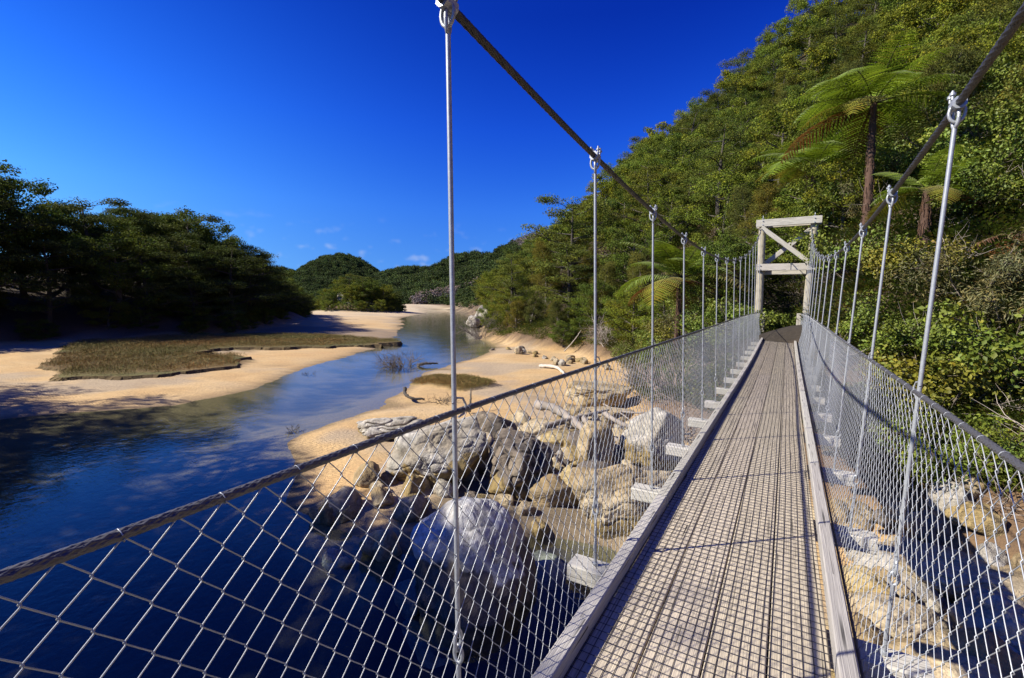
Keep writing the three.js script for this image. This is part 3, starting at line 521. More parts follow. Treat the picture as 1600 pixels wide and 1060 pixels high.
// nothing tall grows between the bridge and a tree fern's crown
const blocks = (x, z, rad) => FERNS.some((f) => { const fr = Math.hypot(f[0], f[1]), r = Math.hypot(x, z); if (r > fr - 0.3) return false; const da = Math.abs(Math.atan2(f[0] - EYE.x, -f[1]) - Math.atan2(x - EYE.x, -z)); return da * r < rad + f[3] * 0.62 * r / fr; });
function makeFrond(seed, L, arch, droop, cols) {
  const r = rngOf(seed), g = new GB(), pts = []; let p = V(0, 0, 0), ang = arch;
  for (let k = 0; k <= 14; k++) { pts.push(p.clone()); ang -= droop / 14 * (0.5 + k / 14); p = p.clone().add(V(Math.cos(ang) * L / 14, Math.sin(ang) * L / 14, 0)); }
  const at = (t) => { const s = clamp(t) * 14, i = Math.min(13, Math.floor(s)); return pts[i].clone().lerp(pts[i + 1], s - i); };
  g.tube(pts, (t) => 0.0065 * (1 - t) + 0.0012, 4, [0.10, 0.10, 0.03], false);
  const n = 23;
  for (let k = 0; k < n; k++) for (const s of [-1, 1]) {
    const t = 0.14 + 0.86 * (k + 0.3 * r()) / n, o = at(t), tg = at(t + 0.02).sub(at(t - 0.02)).normalize(), nrm = V(-tg.y, tg.x, 0);
    const pl = L * 0.25 * Math.pow(Math.sin(Math.PI * Math.min(1, 0.12 + t * 0.86)), 0.75) * (0.9 + 0.2 * r()), dir = V(0, 0, s).addScaledVector(tg, 0.42).addScaledVector(nrm, -0.10).normalize();
    const m = 9, w = L * 0.023 * (0.7 + pl * 1.2), cf = 0.8 + 0.4 * r(), c = cols[Math.floor(r() * cols.length)].map((v) => v * cf);
    const nn = nrm.clone().add(V((r() - 0.5) * 0.3, 0, (r() - 0.5) * 0.3)).normalize(), sd = V().crossVectors(nn, dir).normalize();
    { const e = o.clone().addScaledVector(dir, pl).addScaledVector(nn, -0.16 * pl), md = o.clone().addScaledVector(dir, pl * 0.4).addScaledVector(nn, -0.03 * pl), b0 = g.count; for (const x of [o, md.clone().addScaledVector(sd, w * 0.42), e, md.clone().addScaledVector(sd, -w * 0.42)]) g.v(x.x, x.y, x.z, nn.x, nn.y, nn.z, c); g.i.push(b0, b0 + 1, b0 + 2, b0, b0 + 2, b0 + 3); }
    for (let j = 0; j < m; j++) {
      const q0 = j / m, q1 = (j + 0.86) / m, ww = w * (1 - q0 * 0.85), dp = -0.16 * q0 * q0 * pl;
      for (const e of [-1, 1]) {
        const a = o.clone().addScaledVector(dir, pl * q0).addScaledVector(nn, dp), b = o.clone().addScaledVector(dir, pl * q1).addScaledVector(nn, dp), tip = o.clone().addScaledVector(dir, pl * (q0 + 0.75 / m)).addScaledVector(sd, e * ww).addScaledVector(nn, dp - 0.15 * ww), base = g.count;
        for (const x of [a, b, tip]) g.v(x.x, x.y, x.z, nn.x, nn.y, nn.z, c); g.i.push(base, base + 1, base + 2);
      }
    }
  }
  return g.geo();
}
{
  const green = [[0.21, 0.30, 0.022], [0.24, 0.325, 0.024], [0.18, 0.265, 0.02]], olive = [[0.25, 0.24, 0.025], [0.28, 0.22, 0.025]], rust = [[0.19, 0.075, 0.022], [0.15, 0.06, 0.02], [0.22, 0.10, 0.025]];
  const geos = { g: [], o: [], r: [] };
  for (let k = 0; k < 4; k++) geos.g.push(makeFrond(900 + k, 1, 0.95 - 0.2 * k, 1.05 + 0.12 * k, green));
  for (let k = 0; k < 2; k++) geos.o.push(makeFrond(930 + k, 1, 0.35 - 0.2 * k, 1.3, olive));
  for (let k = 0; k < 2; k++) geos.r.push(makeFrond(950 + k, 1, -0.05 - 0.4 * k, 1.0, rust));
  FERNS.forEach(([x, z, th, fl, n, lean, label, brown], fi) => {
    const r = rngOf(60 + fi), y = height(x, z) - 0.2, o = thing('tree_fern', label, 'tree fern', 'tree ferns among the forest', [x, y, z]);
    const top = V((r() - 0.5) * lean * 4, th, (r() - 0.5) * lean * 3), tr = new GB(), pts = []; for (let k = 0; k <= 12; k++) { const t = k / 12; pts.push(V(top.x * t * t, th * t - 0.2 * (1 - t), top.z * t * t)); }
    tr.tube(pts, (t) => 0.155 - 0.055 * t + 0.012 * Math.sin(t * 40), 9, (p) => { const k = 0.6 + 0.8 * r(); return [0.075 * k, 0.042 * k, 0.028 * k]; });
    for (let k = 0; k < 170; k++) { const t = r(), a = r() * 6.283, p = V(top.x * t * t, th * t, top.z * t * t), rr = 0.15 - 0.05 * t, l = 0.12 + 0.16 * r(), b = V(p.x + Math.cos(a) * rr, p.y, p.z + Math.sin(a) * rr), k2 = 0.5 + r(); tr.tube([b, V(b.x + Math.cos(a) * 0.035, b.y - l * 0.4, b.z + Math.sin(a) * 0.035), V(b.x + Math.cos(a) * 0.03, b.y - l, b.z + Math.sin(a) * 0.03)], 0.009, 3, [0.085 * k2, 0.045 * k2, 0.026 * k2], false); }
    shade(tr.build('trunk', M.bark, o));
    for (let k = 0; k < n; k++) {
      const b = k < brown, set = b ? geos.r : k < brown + 2 ? geos.o : geos.g, m = new THREE.Mesh(set[Math.floor(r() * set.length)], M.frond); m.name = 'frond'; if (b) m.userData.label = 'withered rust brown frond';
      m.position.copy(top); m.rotation.set(0, 0, 0); m.rotation.y = fi === 0 && k === 0 ? 2.85 : k / n * 6.283 * 1.618 * 3 + r() * 0.5; m.scale.setScalar(fl * (0.8 + 0.35 * r())); m.rotation.x = (r() - 0.5) * 0.35; m.rotation.order = 'YXZ'; o.add(m);
    }
    shade(o);
  });
}
// the steep wooded bank on the right: nearest shrubs, then trees with growing distance
const inView = (x, z, pad = 6) => { const a = azOf(x, z); return a > -78 - pad && a < 18 + pad; };
{
  let cnt = { shrub: 0 };
  const scatter = (step, r0, r1, dMin, dMax, fn) => { for (let z = -r1; z < 12; z += step) for (let x = -r1; x < Math.min(r1, 60); x += step) { const px = x + (rndT() - 0.5) * step * 0.9, pz = z + (rndT() - 0.5) * step * 0.9, rr = Math.hypot(px, pz); const a = rndT(), b = rndT(), c = rndT(); if (rr < r0 || rr >= r1 || !inView(px, pz, rr < 30 ? 8 : 3)) continue; const [d0] = sdLine(RIGHT_FOOT, px, pz); if (d0 < dMin || d0 > dMax) continue; const [pd] = sdLine(PATH, px, pz); if (Math.abs(pd) < 1.5) continue; if (Math.abs(px) < 1.9 && pz > -21.4) continue; fn(px, pz, rr, d0, a, b, c); } };
  // low shrubs along the foot of the bank and beside the bridge
  scatter(1.55, 5, 34, 0.9, 22, (x, z, rr, D, a, b, c) => {
    if (x < 0 && D < 1.6 && z > -24) return; if (!clear(x, z, 0.2)) return; if (x < -3 && D > 9) return; if (blocks(x, z, -1.2) && D > 8) return;
    const right = x > 0, kind = a < 0.52 ? 'shrub' : a < 0.70 ? 'dull' : a < 0.82 ? 'gold' : 'shrub', label = right ? { shrub: 'glossy green shrub on the bank right of the bridge', gold: 'yellow leaved shrub on the bank right of the bridge', dull: 'wiry olive shrub on the bank right of the bridge' }[kind] : { shrub: 'glossy green shrub on the bank left of the bridge', gold: 'yellow leaved shrub on the bank left of the bridge', dull: 'wiry olive shrub on the bank left of the bridge' }[kind];
    plant(kind, Math.floor(b * 9), x, z, (0.85 + 0.75 * c) * (D < 2.5 ? 0.75 : 1), b * 6.28, label.replace(/ on the bank.*/, ' on the scrubby bank ') + where(x, z), 'shrub', kind + ' shrubs on the scrubby bank', -0.15);
  });
  scatter(3.3, 13, 42, 3.2, 60, (x, z, rr, D, a, b, c) => {
    if (rr < 20 && x > 0 && D < 7 && a < 0.55) return; if (Math.abs(x) < 2.2 && z > -21.6) return; if (!clear(x, z, 2.0) || blocks(x, z, 1.1)) return;
    const kind = a < 0.30 ? 'broad' : a < 0.52 ? 'beech' : a < 0.76 ? 'manuka' : 'light', s = (0.42 + 0.3 * c) * (D < 6 ? 0.72 : 1);
    plant(kind, Math.floor(b * 9), x, z, s, b * 6.28, { broad: 'broadleaf tree on the near hillside ', beech: 'dark layered beech on the near hillside ', manuka: 'feathery olive tea tree on the near hillside ', light: 'bright green tree on the near hillside ' }[kind] + where(x, z), 'tree', kind + ' trees on the near hillside');
  });
  scatter(4.6, 42, 84, 1.8, 68, (x, z, rr, D, a, b, c) => {
    const kind = a < 0.34 ? 'broad' : a < 0.62 ? 'beech' : a < 0.84 ? 'manuka' : 'light'; if (!clear(x, z, 2)) return;
    plant(kind, Math.floor(b * 9), x, z, 0.62 + 0.36 * c, b * 6.28, { broad: 'broadleaf tree on the middle slope ', beech: 'dark layered beech on the middle slope ', manuka: 'feathery olive tea tree on the middle slope ', light: 'bright green tree on the middle slope ' }[kind] + where(x, z), 'tree', kind + ' trees on the middle slope');
  });
  // boughs that hang over the foot of the bank
  scatter(3.0, 27, 96, 0.5, 4.2, (x, z, rr, D, a, b, c) => {
    if (x > -6 || !clear(x, z, 0.6)) return; const kind = a < 0.55 ? 'broad' : 'manuka';
    plant(kind, Math.floor(b * 9), x, z, 0.40 + 0.28 * c, b * 6.28, kind === 'broad' ? 'low bushy tree hanging over the sand at the foot of the wooded bank' : 'low feathery tree hanging over the sand at the foot of the wooded bank', 'tree', kind + ' trees along the foot of the wooded bank', -0.35, 0.85);
  });
  for (const [x, z, k, v, sc] of [[-2.5, -23.3, 'broad', 2, 0.5], [2.0, -24.3, 'broad', 4, 0.46], [0.4, -26.0, 'broad', 0, 0.5], [-0.9, -26.6, 'beech', 1, 0.42]]) plant(k, v, x, z, sc, x * 3, 'small dark tree closing in over the path behind the bridge tower', 'tree', 'small trees over the path', -0.2);
  for (const [x, z, k, sc] of [[-0.5, -23.0, 0, 0.62], [0.6, -23.3, 2, 0.7], [0.1, -24.2, 3, 0.9], [-1.2, -22.4, 1, 0.6], [1.2, -22.2, 4, 0.6]]) plant('shrub', k, x, z, sc, x * 5, 'small leafy shrub crowding the path end behind the tower', 'shrub', 'shrubs at the path end', -0.1);
  scatter(6.4, 84, 165, 1.5, 84, (x, z, rr, D, a, b, c) => {
    const kind = a < 0.4 ? 'broad' : a < 0.72 ? 'beech' : a < 0.9 ? 'manuka' : 'light';
    plant(kind, Math.floor(b * 9), x, z, 0.85 + 0.4 * c, b * 6.28, { broad: 'broadleaf tree in the distant woods ', beech: 'dark layered beech in the distant woods ', manuka: 'feathery olive tea tree in the distant woods ', light: 'bright green tree in the distant woods ' }[kind] + where(x, z), 'tree', kind + ' trees up the ridge');
  });
}
plant('beech', 3, -21.5, -50.5, 1.5, 1.0, 'tall dark limbed tree standing out against the sky above the mid slope', 'tree', null, -0.3);
// ground cover of ferny tufts and small leaves under the trees, beyond counting
function tuftGeo(seed, n, len, wid, spread, cols, up) { const r = rngOf(seed), g = new GB(); for (let k = 0; k < n; k++) { const a = r() * 6.283, q = Math.sqrt(r()) * spread, c = cols[Math.floor(r() * cols.length)], t = 0.7 + 0.6 * r(), d = V(Math.cos(a) * (1 - up * 0.5), up * (0.5 + r()), Math.sin(a) * (1 - up * 0.5)).normalize(), nor = V(-d.x * 0.6 + (r() - 0.5) * 0.6, 1, -d.z * 0.6 + (r() - 0.5) * 0.6).normalize(); g.leaf(V(Math.cos(a) * q, r() * spread * 0.9 * up, Math.sin(a) * q), d, nor, len * (0.6 + 0.8 * r()), wid * (0.7 + 0.6 * r()), c.map((v) => v * t)); } return g.geo(); }
function stuff(name, geo, mat, list, label, category) {
  const m = new THREE.InstancedMesh(geo, mat, list.length), o = new THREE.Object3D(), c = new THREE.Color();
  list.forEach(([x, y, z, s, turn, tint, sy], k) => { o.position.set(x, y, z); o.rotation.set(0, turn, 0); o.scale.set(s, s * (sy ?? 1), s); o.updateMatrix(); m.setMatrixAt(k, o.matrix); if (tint) m.setColorAt(k, c.setRGB(...tint)); });
  m.name = name; m.castShadow = m.receiveShadow = true; m.userData = { kind: 'stuff', label, category }; scene.add(m); return m;
}
{
  const r = rngOf(31), list = [], far = [];
  for (let k = 0; k < 70000 && list.length < 21000; k++) {
    const rr = 6 + 74 * Math.pow(r(), 1.5), a = lerp(-50, 24, r()) * Math.PI / 180, x = EYE.x + Math.sin(a) * rr, z = -Math.cos(a) * rr, [D] = sdLine(RIGHT_FOOT, x, z), s = 0.55 + 0.9 * r(), t = 0.55 + 0.75 * r(), y = r();
    if (D < 0.7 || D > 45 || (Math.abs(x) < 1.2 && z > -21)) continue; const [pd] = sdLine(PATH, x, z); if (Math.abs(pd) < 1.0 && z > -21.9) continue; if (N2(x * 0.6, z * 0.6, 2.2) < -0.28 && D < 3.5) continue;
    list.push([x, height(x, z) - 0.06, z, s * (1 + rr * 0.012), r() * 6.28, [t * (y < 0.12 ? 1.5 : 1), t, t * 0.9]]);
  }
  stuff('undergrowth', tuftGeo(5, 70, 0.085, 0.05, 0.46, [[0.11, 0.155, 0.02], [0.14, 0.18, 0.024], [0.16, 0.155, 0.035], [0.085, 0.13, 0.018]], 0.55), M.leaf, list, 'tangled low undergrowth covering the right hillside', 'undergrowth');
}
// the dark wooded bank on the left, against the light
{
  const r = rngOf(53);
  for (let z = 26; z > -86; z -= 4.3) for (let x = -150; x < -50; x += 4.3) {
    const px = x + (r() - 0.5) * 3.6, pz = z + (r() - 0.5) * 3.6, a = r(), b = r(), c = r(), [d] = sdLine(LEFT_FOOT, px, pz); if (d < 0.6 || d > 19 || !inView(px, pz, 14)) continue;
    const kind = a < 0.48 ? 'beech' : a < 0.80 ? 'broad' : 'manuka', point = clamp((-pz - 38) / 46), s = lerp(1.42 + 0.3 * sm(-24, 0, pz), 0.74, point) * (0.8 + 0.35 * c) * (d < 4 ? 0.8 : 1);
    const az = azOf(px, pz), lab = { beech: 'dark spreading beech on the left bank, ', broad: 'dark rounded tree on the left bank, ', manuka: 'dark feathery tree on the left bank, ' }[kind] + (d < 5 ? 'front row, ' : d < 11 ? 'middle row, ' : 'back row, ') + (az < -70 ? 'at the left edge' : az < -64 ? 'behind the near marsh' : az < -58 ? 'behind the middle marsh' : az < -52 ? 'behind the far marsh' : 'by the point');
    plant(kind, Math.floor(b * 9), px, pz, s, b * 6.28, lab, 'tree', kind + ' trees on the left bank', -0.2).children[1].material = M.leafDark;  // darker leaf colour carries the shade of this backlit bank
    if (d < 10) plant('broad', Math.floor(c * 9), px + 1.6, pz + 1.2, 0.52 * (0.8 + 0.4 * a), a * 6.28, 'low dark bushy tree at the foot of the left bank', 'tree', 'low trees along the left bank foot', -0.8, 0.8);
  }
  // trees on the near bank just out of the picture, whose crowns shade the pool below the bridge
  const rn = rngOf(19);
  for (const [x, z, k, v, s] of [[-18.4, 9.0, 'broad', 1, 1.5], [-23.2, 8.4, 'broad', 3, 1.7], [-29.5, 7.8, 'broad', 0, 1.7], [-20.5, 12, 'broad', 4, 1.7], [-26.5, 13.5, 'beech', 2, 1.6], [-34, 8.5, 'beech', 3, 1.7], [-40, 8.0, 'broad', 2, 1.7], [-46, 12.5, 'beech', 1, 1.8], [-37, 14, 'broad', 4, 1.8], [-31, 13.5, 'beech', 0, 1.8], [-53, 17, 'broad', 1, 1.8], [-45, 20, 'beech', 4, 1.8], [-60, 16, 'beech', 2, 1.9]])
    plant(k, v, x, z, s, x, 'large tree on the near bank above the dark pool', 'tree', 'large trees on the near bank', -0.2);
}
// the wooded islet and the far hills
{
  const r = rngOf(91);
  for (let k = 0; k < 44; k++) { const a = r() * 6.283, q = Math.sqrt(r()), x = -139 + Math.cos(a) * 14 * q, z = -125 + Math.sin(a) * 14 * q, kind = k % 3 ? 'broad' : 'beech'; plant(kind, k, x, z, 0.6 + 0.4 * r() + 0.4 * (1 - q), a, kind === 'broad' ? 'rounded tree on the wooded islet' : 'dark layered tree on the wooded islet', 'tree', kind + ' trees on the islet', -0.4); }
  for (let k = 0; k < 40; k++) { const a = k / 40 * 6.283, x = -138 + Math.cos(a) * (14 + 3 * r()), z = -124 + Math.sin(a) * (14 + 3 * r()); plant('broad', k, x, z, 0.42 + 0.25 * r(), a, 'low bushy tree along the foot of the wooded islet', 'tree', 'low trees round the islet', -0.8, 0.9); }
  const list = [], grey = [];
  for (let k = 0; k < 60000 && list.length < 9000; k++) {
    const az = lerp(-62, -8, r()) * Math.PI / 180, rr = lerp(165, 760, Math.sqrt(r())), x = Math.sin(az) * rr, z = -Math.cos(az) * rr, l = land(x, z); if (Math.max(l.fh, l.D > 2 ? 3 : 0) < 2.2) continue;
    if (Math.hypot(x + 138, z + 124) < 30) continue;
    const t = 0.6 + 0.7 * r(), s = (0.75 + 0.6 * r()) * (rr > 320 ? 1.25 : 1);
    const dead = (l.h > 48 && az > -0.66 && rr < 480 && N2(x * 0.02, z * 0.02, 3) > -0.25);
    (dead ? grey : list).push([x, l.h - 1.2, z, s, r() * 6.28, [t, t, t]]);
  }
  const mk = (seed, cols, nc, per, len) => { const q = rngOf(seed), g = new GB(); for (let k = 0; k < nc; k++) { const d = dirOf(q), c = V(d.x * 2.4, 3.4 + d.y * 2.3, d.z * 2.4), t = cols[k % cols.length]; leafClump(g, q, c, 1.3, 0.9, per, len, len * 0.7, t, 0.6, 0.5); } return g.geo(); };
  stuff('distant_forest', mk(3, [[0.055, 0.085, 0.02], [0.075, 0.10, 0.022], [0.045, 0.07, 0.02]], 16, 22, 0.75), M.leaf, list, 'distant evergreen forest covering the far hills', 'forest');
  for (let k = 0; k < 90; k++) { const t = k / 90, az = lerp(-41.5, -34.3, t) * Math.PI / 180, rr = 330 + 14 * (r() - 0.5); grey.push([Math.sin(az) * rr, height(Math.sin(az) * rr, -Math.cos(az) * rr) - 1.5, -Math.cos(az) * rr, 1.15 + 0.5 * r(), r() * 6, [0.9, 0.9, 0.9]]); }
  stuff('grey_scrub', mk(8, [[0.24, 0.19, 0.18], [0.30, 0.25, 0.24], [0.20, 0.16, 0.15]], 16, 20, 0.6), M.leaf, grey, 'grey leafless scrub on the far ridge and behind the beach', 'scrub');
}

// ---------------------------------------------------------------- salt marsh turf
function turfBank(label, poly, amp, freq, lift) {     // a low platform of turf with an undercut, ragged edge
  const ring = [], r = rngOf(poly.length * 7 + 1);
  for (let k = 0; k < poly.length; k++) { const [ax, az] = poly[k], [bx, bz] = poly[(k + 1) % poly.length], n = Math.ceil(Math.hypot(bx - ax, bz - az) / 0.22); for (let q = 0; q < n; q++) { const x = lerp(ax, bx, q / n), z = lerp(az, bz, q / n); ring.push([x + amp * fbm(x * freq, z * freq, 4, 1.9), z + amp * fbm(x * freq, z * freq, 4, 6.3)]); } }
  const top = (x, z) => Math.max(0.2, height(x, z)) + lift + 0.05 * fbm(x * 0.3, z * 0.3, 2, 3.1), g = new GB();
  const tc = (x, z) => { const n1 = fbm(x * 0.25, z * 0.25, 4, 1.7), n2 = fbm(x * 1.6, z * 1.6, 3, 4.3); return mixc([0.215, 0.135, 0.048], [0.15, 0.145, 0.04], clamp(0.5 + 1.3 * n1)).map((v) => v * (1 + 0.3 * n2)); };
  const tris = THREE.ShapeUtils.triangulateShape(ring.map(([x, z]) => new THREE.Vector2(x, z)), []);
  for (const [x, z] of ring) g.v(x, top(x, z), z, 0, 1, 0, tc(x, z), x, z); for (const t of tris) g.i.push(...t);
  for (let k = 0; k < ring.length; k++) { const [ax, az] = ring[k], [bx, bz] = ring[(k + 1) % ring.length]; let nx = bz - az, nz = -(bx - ax); const l = Math.hypot(nx, nz) || 1; nx /= l; nz /= l; if (inPoly(ring, (ax + bx) / 2 + nx * 0.05, (az + bz) / 2 + nz * 0.05) > 0) { nx = -nx; nz = -nz; } const q = g.count, c = [0.15, 0.105, 0.045], u = -0.42 - 0.5 * fbm(ax * 0.8, az * 0.8, 2, 3); for (const [x, z, y, o] of [[ax, az, top(ax, az), 0], [bx, bz, top(bx, bz), 0], [ax, az, height(ax, az) - 0.15, u], [bx, bz, height(bx, bz) - 0.15, u]]) g.v(x - nx * o, y, z - nz * o, nx, 1.0, nz, c.map((v) => v * (1 + 0.4 * N2(x * 3, z * 3))), x + z, y); g.i.push(q, q + 1, q + 2, q + 1, q + 3, q + 2); }
  const m = g.build('salt_marsh', M.turf, null); m.name = numbered('salt_marsh'); m.userData = { kind: 'structure', label }; scene.add(m); return [ring, top];
}
const [marshRing, marshTop] = turfBank('flat brown green salt marsh platform on the left sand', MARSH, 1.2, 0.28, 0.13);
{
  const r = rngOf(15), list = [];
  for (let k = 0; k < 90000 && list.length < 16000; k++) { const near = k % 4 === 0, x = near ? -16 + (r() - 0.5) * 7 : lerp(-59, -29, r()), z = near ? -21.2 + (r() - 0.5) * 5 : lerp(-39, -8, r()), l = land(x, z), t = 0.7 + 0.6 * r(); if (near ? l.marsh < 0.5 : inPoly(marshRing, x, z) < 0.08) continue; list.push([x, (near ? l.h : marshTop(x, z)) - 0.01, z, near ? 0.6 + 0.4 * r() : 0.9 + 0.6 * r(), r() * 6.28, [t * (1.1 + 0.4 * N2(x * 0.2, z * 0.2)), t, t]]); }
  stuff('salt_marsh_turf', tuftGeo(9, 16, 0.06, 0.014, 0.2, [[0.23, 0.145, 0.05], [0.19, 0.16, 0.045], [0.155, 0.16, 0.04]], 1.0), M.grass, list, 'brown green salt marsh turf on the sand flats', 'marsh grass');
}
// ---------------------------------------------------------------- rocks
const TONES = { tan: [[0.37, 0.29, 0.17], [0.45, 0.37, 0.24], [0.27, 0.195, 0.095]], grey: [[0.36, 0.33, 0.27], [0.44, 0.41, 0.36], [0.27, 0.23, 0.17]], pale: [[0.50, 0.49, 0.46], [0.60, 0.59, 0.57], [0.36, 0.33, 0.27]], dark: [[0.15, 0.12, 0.09], [0.21, 0.17, 0.12], [0.09, 0.075, 0.06]], ochre: [[0.31, 0.225, 0.09], [0.38, 0.30, 0.15], [0.21, 0.155, 0.06]] };
function rockGeo(seed, sx, sy, sz, tn, detail = 4, o = {}) {
  const r = rngOf(seed), g0 = new THREE.IcosahedronGeometry(1, detail), P = g0.attributes.position, planes = [], n = o.round ? 9 : 13, pal = TONES[tn], low = o.low ? TONES[o.low] : null;
  for (let k = 0; k < n; k++) { const d = dirOf(r); planes.push([d, o.round ? 0.82 + 0.2 * r() : 0.62 + 0.3 * r()]); }
  if (o.flat) planes.push([V(0.1 * (r() - 0.5), 1, 0.1).normalize(), o.flat]);
  const map = new Map(), pos = [], col = [], uv = [], idx = [], v = V(), off = r() * 50;
  for (let k = 0; k < P.count; k++) {
    v.fromBufferAttribute(P, k); const key = Math.round(v.x * 1e4) + ',' + Math.round(v.y * 1e4) + ',' + Math.round(v.z * 1e4);
    if (!map.has(key)) {
      map.set(key, pos.length / 3); const d = v.clone().normalize(); let q = 1.15, soft = 0;
      for (const [pn_, w] of planes) { const dp = d.dot(pn_); if (dp > 0.05) soft += Math.pow(dp / w, 22); } q = Math.min(q, Math.pow(soft + 0.05, -1 / 22));
      const m = Math.max(sx, sy, sz), n1 = N3(d.x * 1.7 + off, d.y * 1.7, d.z * 1.7) * 0.16, n2 = N3(d.x * 5 + off, d.y * 5, d.z * 5) * 0.032, crack = -0.10 * Math.pow(1 - Math.abs(N3(d.x * 2.3, d.y * 2.3 + off, d.z * 2.3)), 16) * (o.crack ?? 0.6), n3 = N3(d.x * 13 + off, d.y * 13, d.z * 13) * 0.012 + N3(d.x * 31 + off, d.y * 31, d.z * 31) * 0.005;
      q *= 1 + n1 + n2 + crack + n3;
      const x = d.x * q * sx, y = d.y * q * sy, z = d.z * q * sz; pos.push(x, y, z); uv.push(x + 0.5 * y, z + 0.7 * y);
      const a = N3(x * 1.3 + off, y * 1.3, z * 1.3), b = N3(x * 5.1 + off, y * 5.1, z * 5.1), c1 = N3(x * 14 + off, y * 14, z * 14);
      let c = mixc(pal[0], a > 0 ? pal[1] : pal[2], clamp(Math.abs(a) * 2.2)).map((w) => w * (1 + 0.28 * b + 0.35 * c1));
      if (low) c = mixc(c, mixc(low[0], low[2], clamp(0.5 + b)).map((w) => w * (1 + 0.2 * c1)), sm(0.02, -0.02, y / sy + (o.line ?? 0.15) * -1 + 0.35 * a + 0.15 * b));     // tide stained foot with a ragged edge; mostly painted shade on the pale boulder
      if (crack < -0.02) c = c.map((w) => w * 0.8);
      col.push(...c);
    }
    idx.push(map.get(key));
  }
  const g = new THREE.BufferGeometry(); g.setAttribute('position', new THREE.Float32BufferAttribute(pos, 3)); g.setIndex(idx); g.computeVertexNormals();
  // lay the texture on from the side each face looks to, so that nothing is stretched
  const N = g.attributes.normal.array, seen = new Map(), p2 = [], n2_ = [], c2 = [], u2 = [], i2 = [];
  for (let k = 0; k < idx.length; k += 3) {
    const s = [0, 1, 2].map((a) => Math.abs(N[idx[k] * 3 + a] + N[idx[k + 1] * 3 + a] + N[idx[k + 2] * 3 + a])), ax = s[0] > s[1] && s[0] > s[2] ? 0 : s[1] > s[2] ? 1 : 2;
    for (let e = 0; e < 3; e++) { const w = idx[k + e], key = w * 3 + ax; if (!seen.has(key)) { seen.set(key, p2.length / 3); const x = pos[w * 3], y = pos[w * 3 + 1], z = pos[w * 3 + 2]; p2.push(x, y, z); n2_.push(N[w * 3], N[w * 3 + 1], N[w * 3 + 2]); c2.push(col[w * 3], col[w * 3 + 1], col[w * 3 + 2]); u2.push(...(ax === 0 ? [z + off, y] : ax === 1 ? [x, z + off] : [x + off, y])); } i2.push(seen.get(key)); }
  }
  const q = new THREE.BufferGeometry(); q.setAttribute('position', new THREE.Float32BufferAttribute(p2, 3)); q.setAttribute('normal', new THREE.Float32BufferAttribute(n2_, 3)); q.setAttribute('color', new THREE.Float32BufferAttribute(c2, 3)); q.setAttribute('uv', new THREE.Float32BufferAttribute(u2, 2)); q.setIndex(i2); return q;
}
function boulder(name, label, group, x, z, w, h, d, tn, seed, o = {}, turn = 0, lift = 0) {
  const m = new THREE.Mesh(rockGeo(seed, w / 2, h / 2, d / 2, tn, o.detail ?? 24, o), M.rock); m.name = numbered(name); m.position.set(x, height(x, z) + h * (o.sit ?? 0.36) + lift, z); m.rotation.set((o.tx ?? 0), turn, (o.tz ?? 0)); scene.add(m); shade(m); return tag(m, label, 'rock', group);
}
const RK = 'boulders in the stream bed below the bridge';
boulder('boulder', 'large white topped granite boulder in the dark pool below the bridge', RK, -4.15, -6.3, 2.0, 2.2, 1.9, 'pale', 21, { sit: 0.5, round: 1, detail: 40, crack: 0.3, low: 'dark', line: 0.3 }, 0.4, 0.2);  // dark foot is mostly shade put into the colour, plus some wet stain
boulder('boulder', 'tilted grey slab with ochre tide stained foot beside the sand', RK, -7.1, -9.2, 2.5, 2.0, 1.9, 'grey', 23, { low: 'ochre', line: -0.15, detail: 40, tz: 0.32, tx: -0.15, flat: 0.7 }, 0.5);
boulder('boulder', 'cracked dark grey boulder standing behind the white topped boulder', RK, -5.2, -10.0, 1.9, 1.8, 1.7, 'dark', 37, { low: 'ochre', line: -0.25, crack: 1.4, detail: 40 }, 1.1);
boulder('boulder', 'dark brown boulder behind the tilted grey slab', RK, -7.3, -11.8, 1.5, 1.5, 1.5, 'dark', 29, {}, 0.2);
boulder('boulder', 'low furrowed brown rock lying on the open sand', 'rocks on the sand flat', -11.0, -11.5, 2.4, 0.85, 1.3, 'grey', 31, { crack: 2.2, low: 'ochre', line: -0.25, detail: 40 }, 0.55);
boulder('boulder', 'pale ochre block leaning on the end of the big driftwood log', RK, -6.6, -14.0, 1.6, 0.9, 1.1, 'tan', 41, { flat: 0.6 }, 0.3);
boulder('boulder', 'flat tan rock with a ragged top behind the driftwood log', RK, -6.4, -16.4, 1.5, 1.0, 1.2, 'tan', 43, {}, 1.3);
boulder('boulder', 'long tan rock below the overhanging sandstone ledge', RK, -5.6, -17.0, 2.2, 0.95, 1.4, 'tan', 47, { flat: 0.65 }, 0.1);
boulder('boulder', 'wedge of ochre rock under the middle of the driftwood log', RK, -5.6, -13.4, 1.4, 0.8, 1.0, 'ochre', 53, {}, 0.9);
boulder('boulder', 'pointed pale tan rock standing in the rubble left of the bridge', RK, -4.0, -11.9, 1.2, 1.45, 0.9, 'tan', 59, { tz: 0.2 }, 0.4);
boulder('boulder', 'narrow upright ochre stone below the pointed tan rock', RK, -3.9, -9.9, 0.6, 1.0, 0.6, 'ochre', 61, {}, 0.4);
boulder('boulder', 'broad tan boulder with a dark hollow close under the bridge kerb', RK, -2.55, -9.4, 2.2, 1.6, 1.5, 'tan', 67, { low: 'ochre', line: -0.2, detail: 40 }, 0.7);
boulder('boulder', 'tall grey brown slab leaning towards the bridge', RK, -2.7, -12.6, 2.1, 1.9, 1.6, 'grey', 71, { tz: -0.35, low: 'ochre', line: -0.1, detail: 40 }, 0.8);
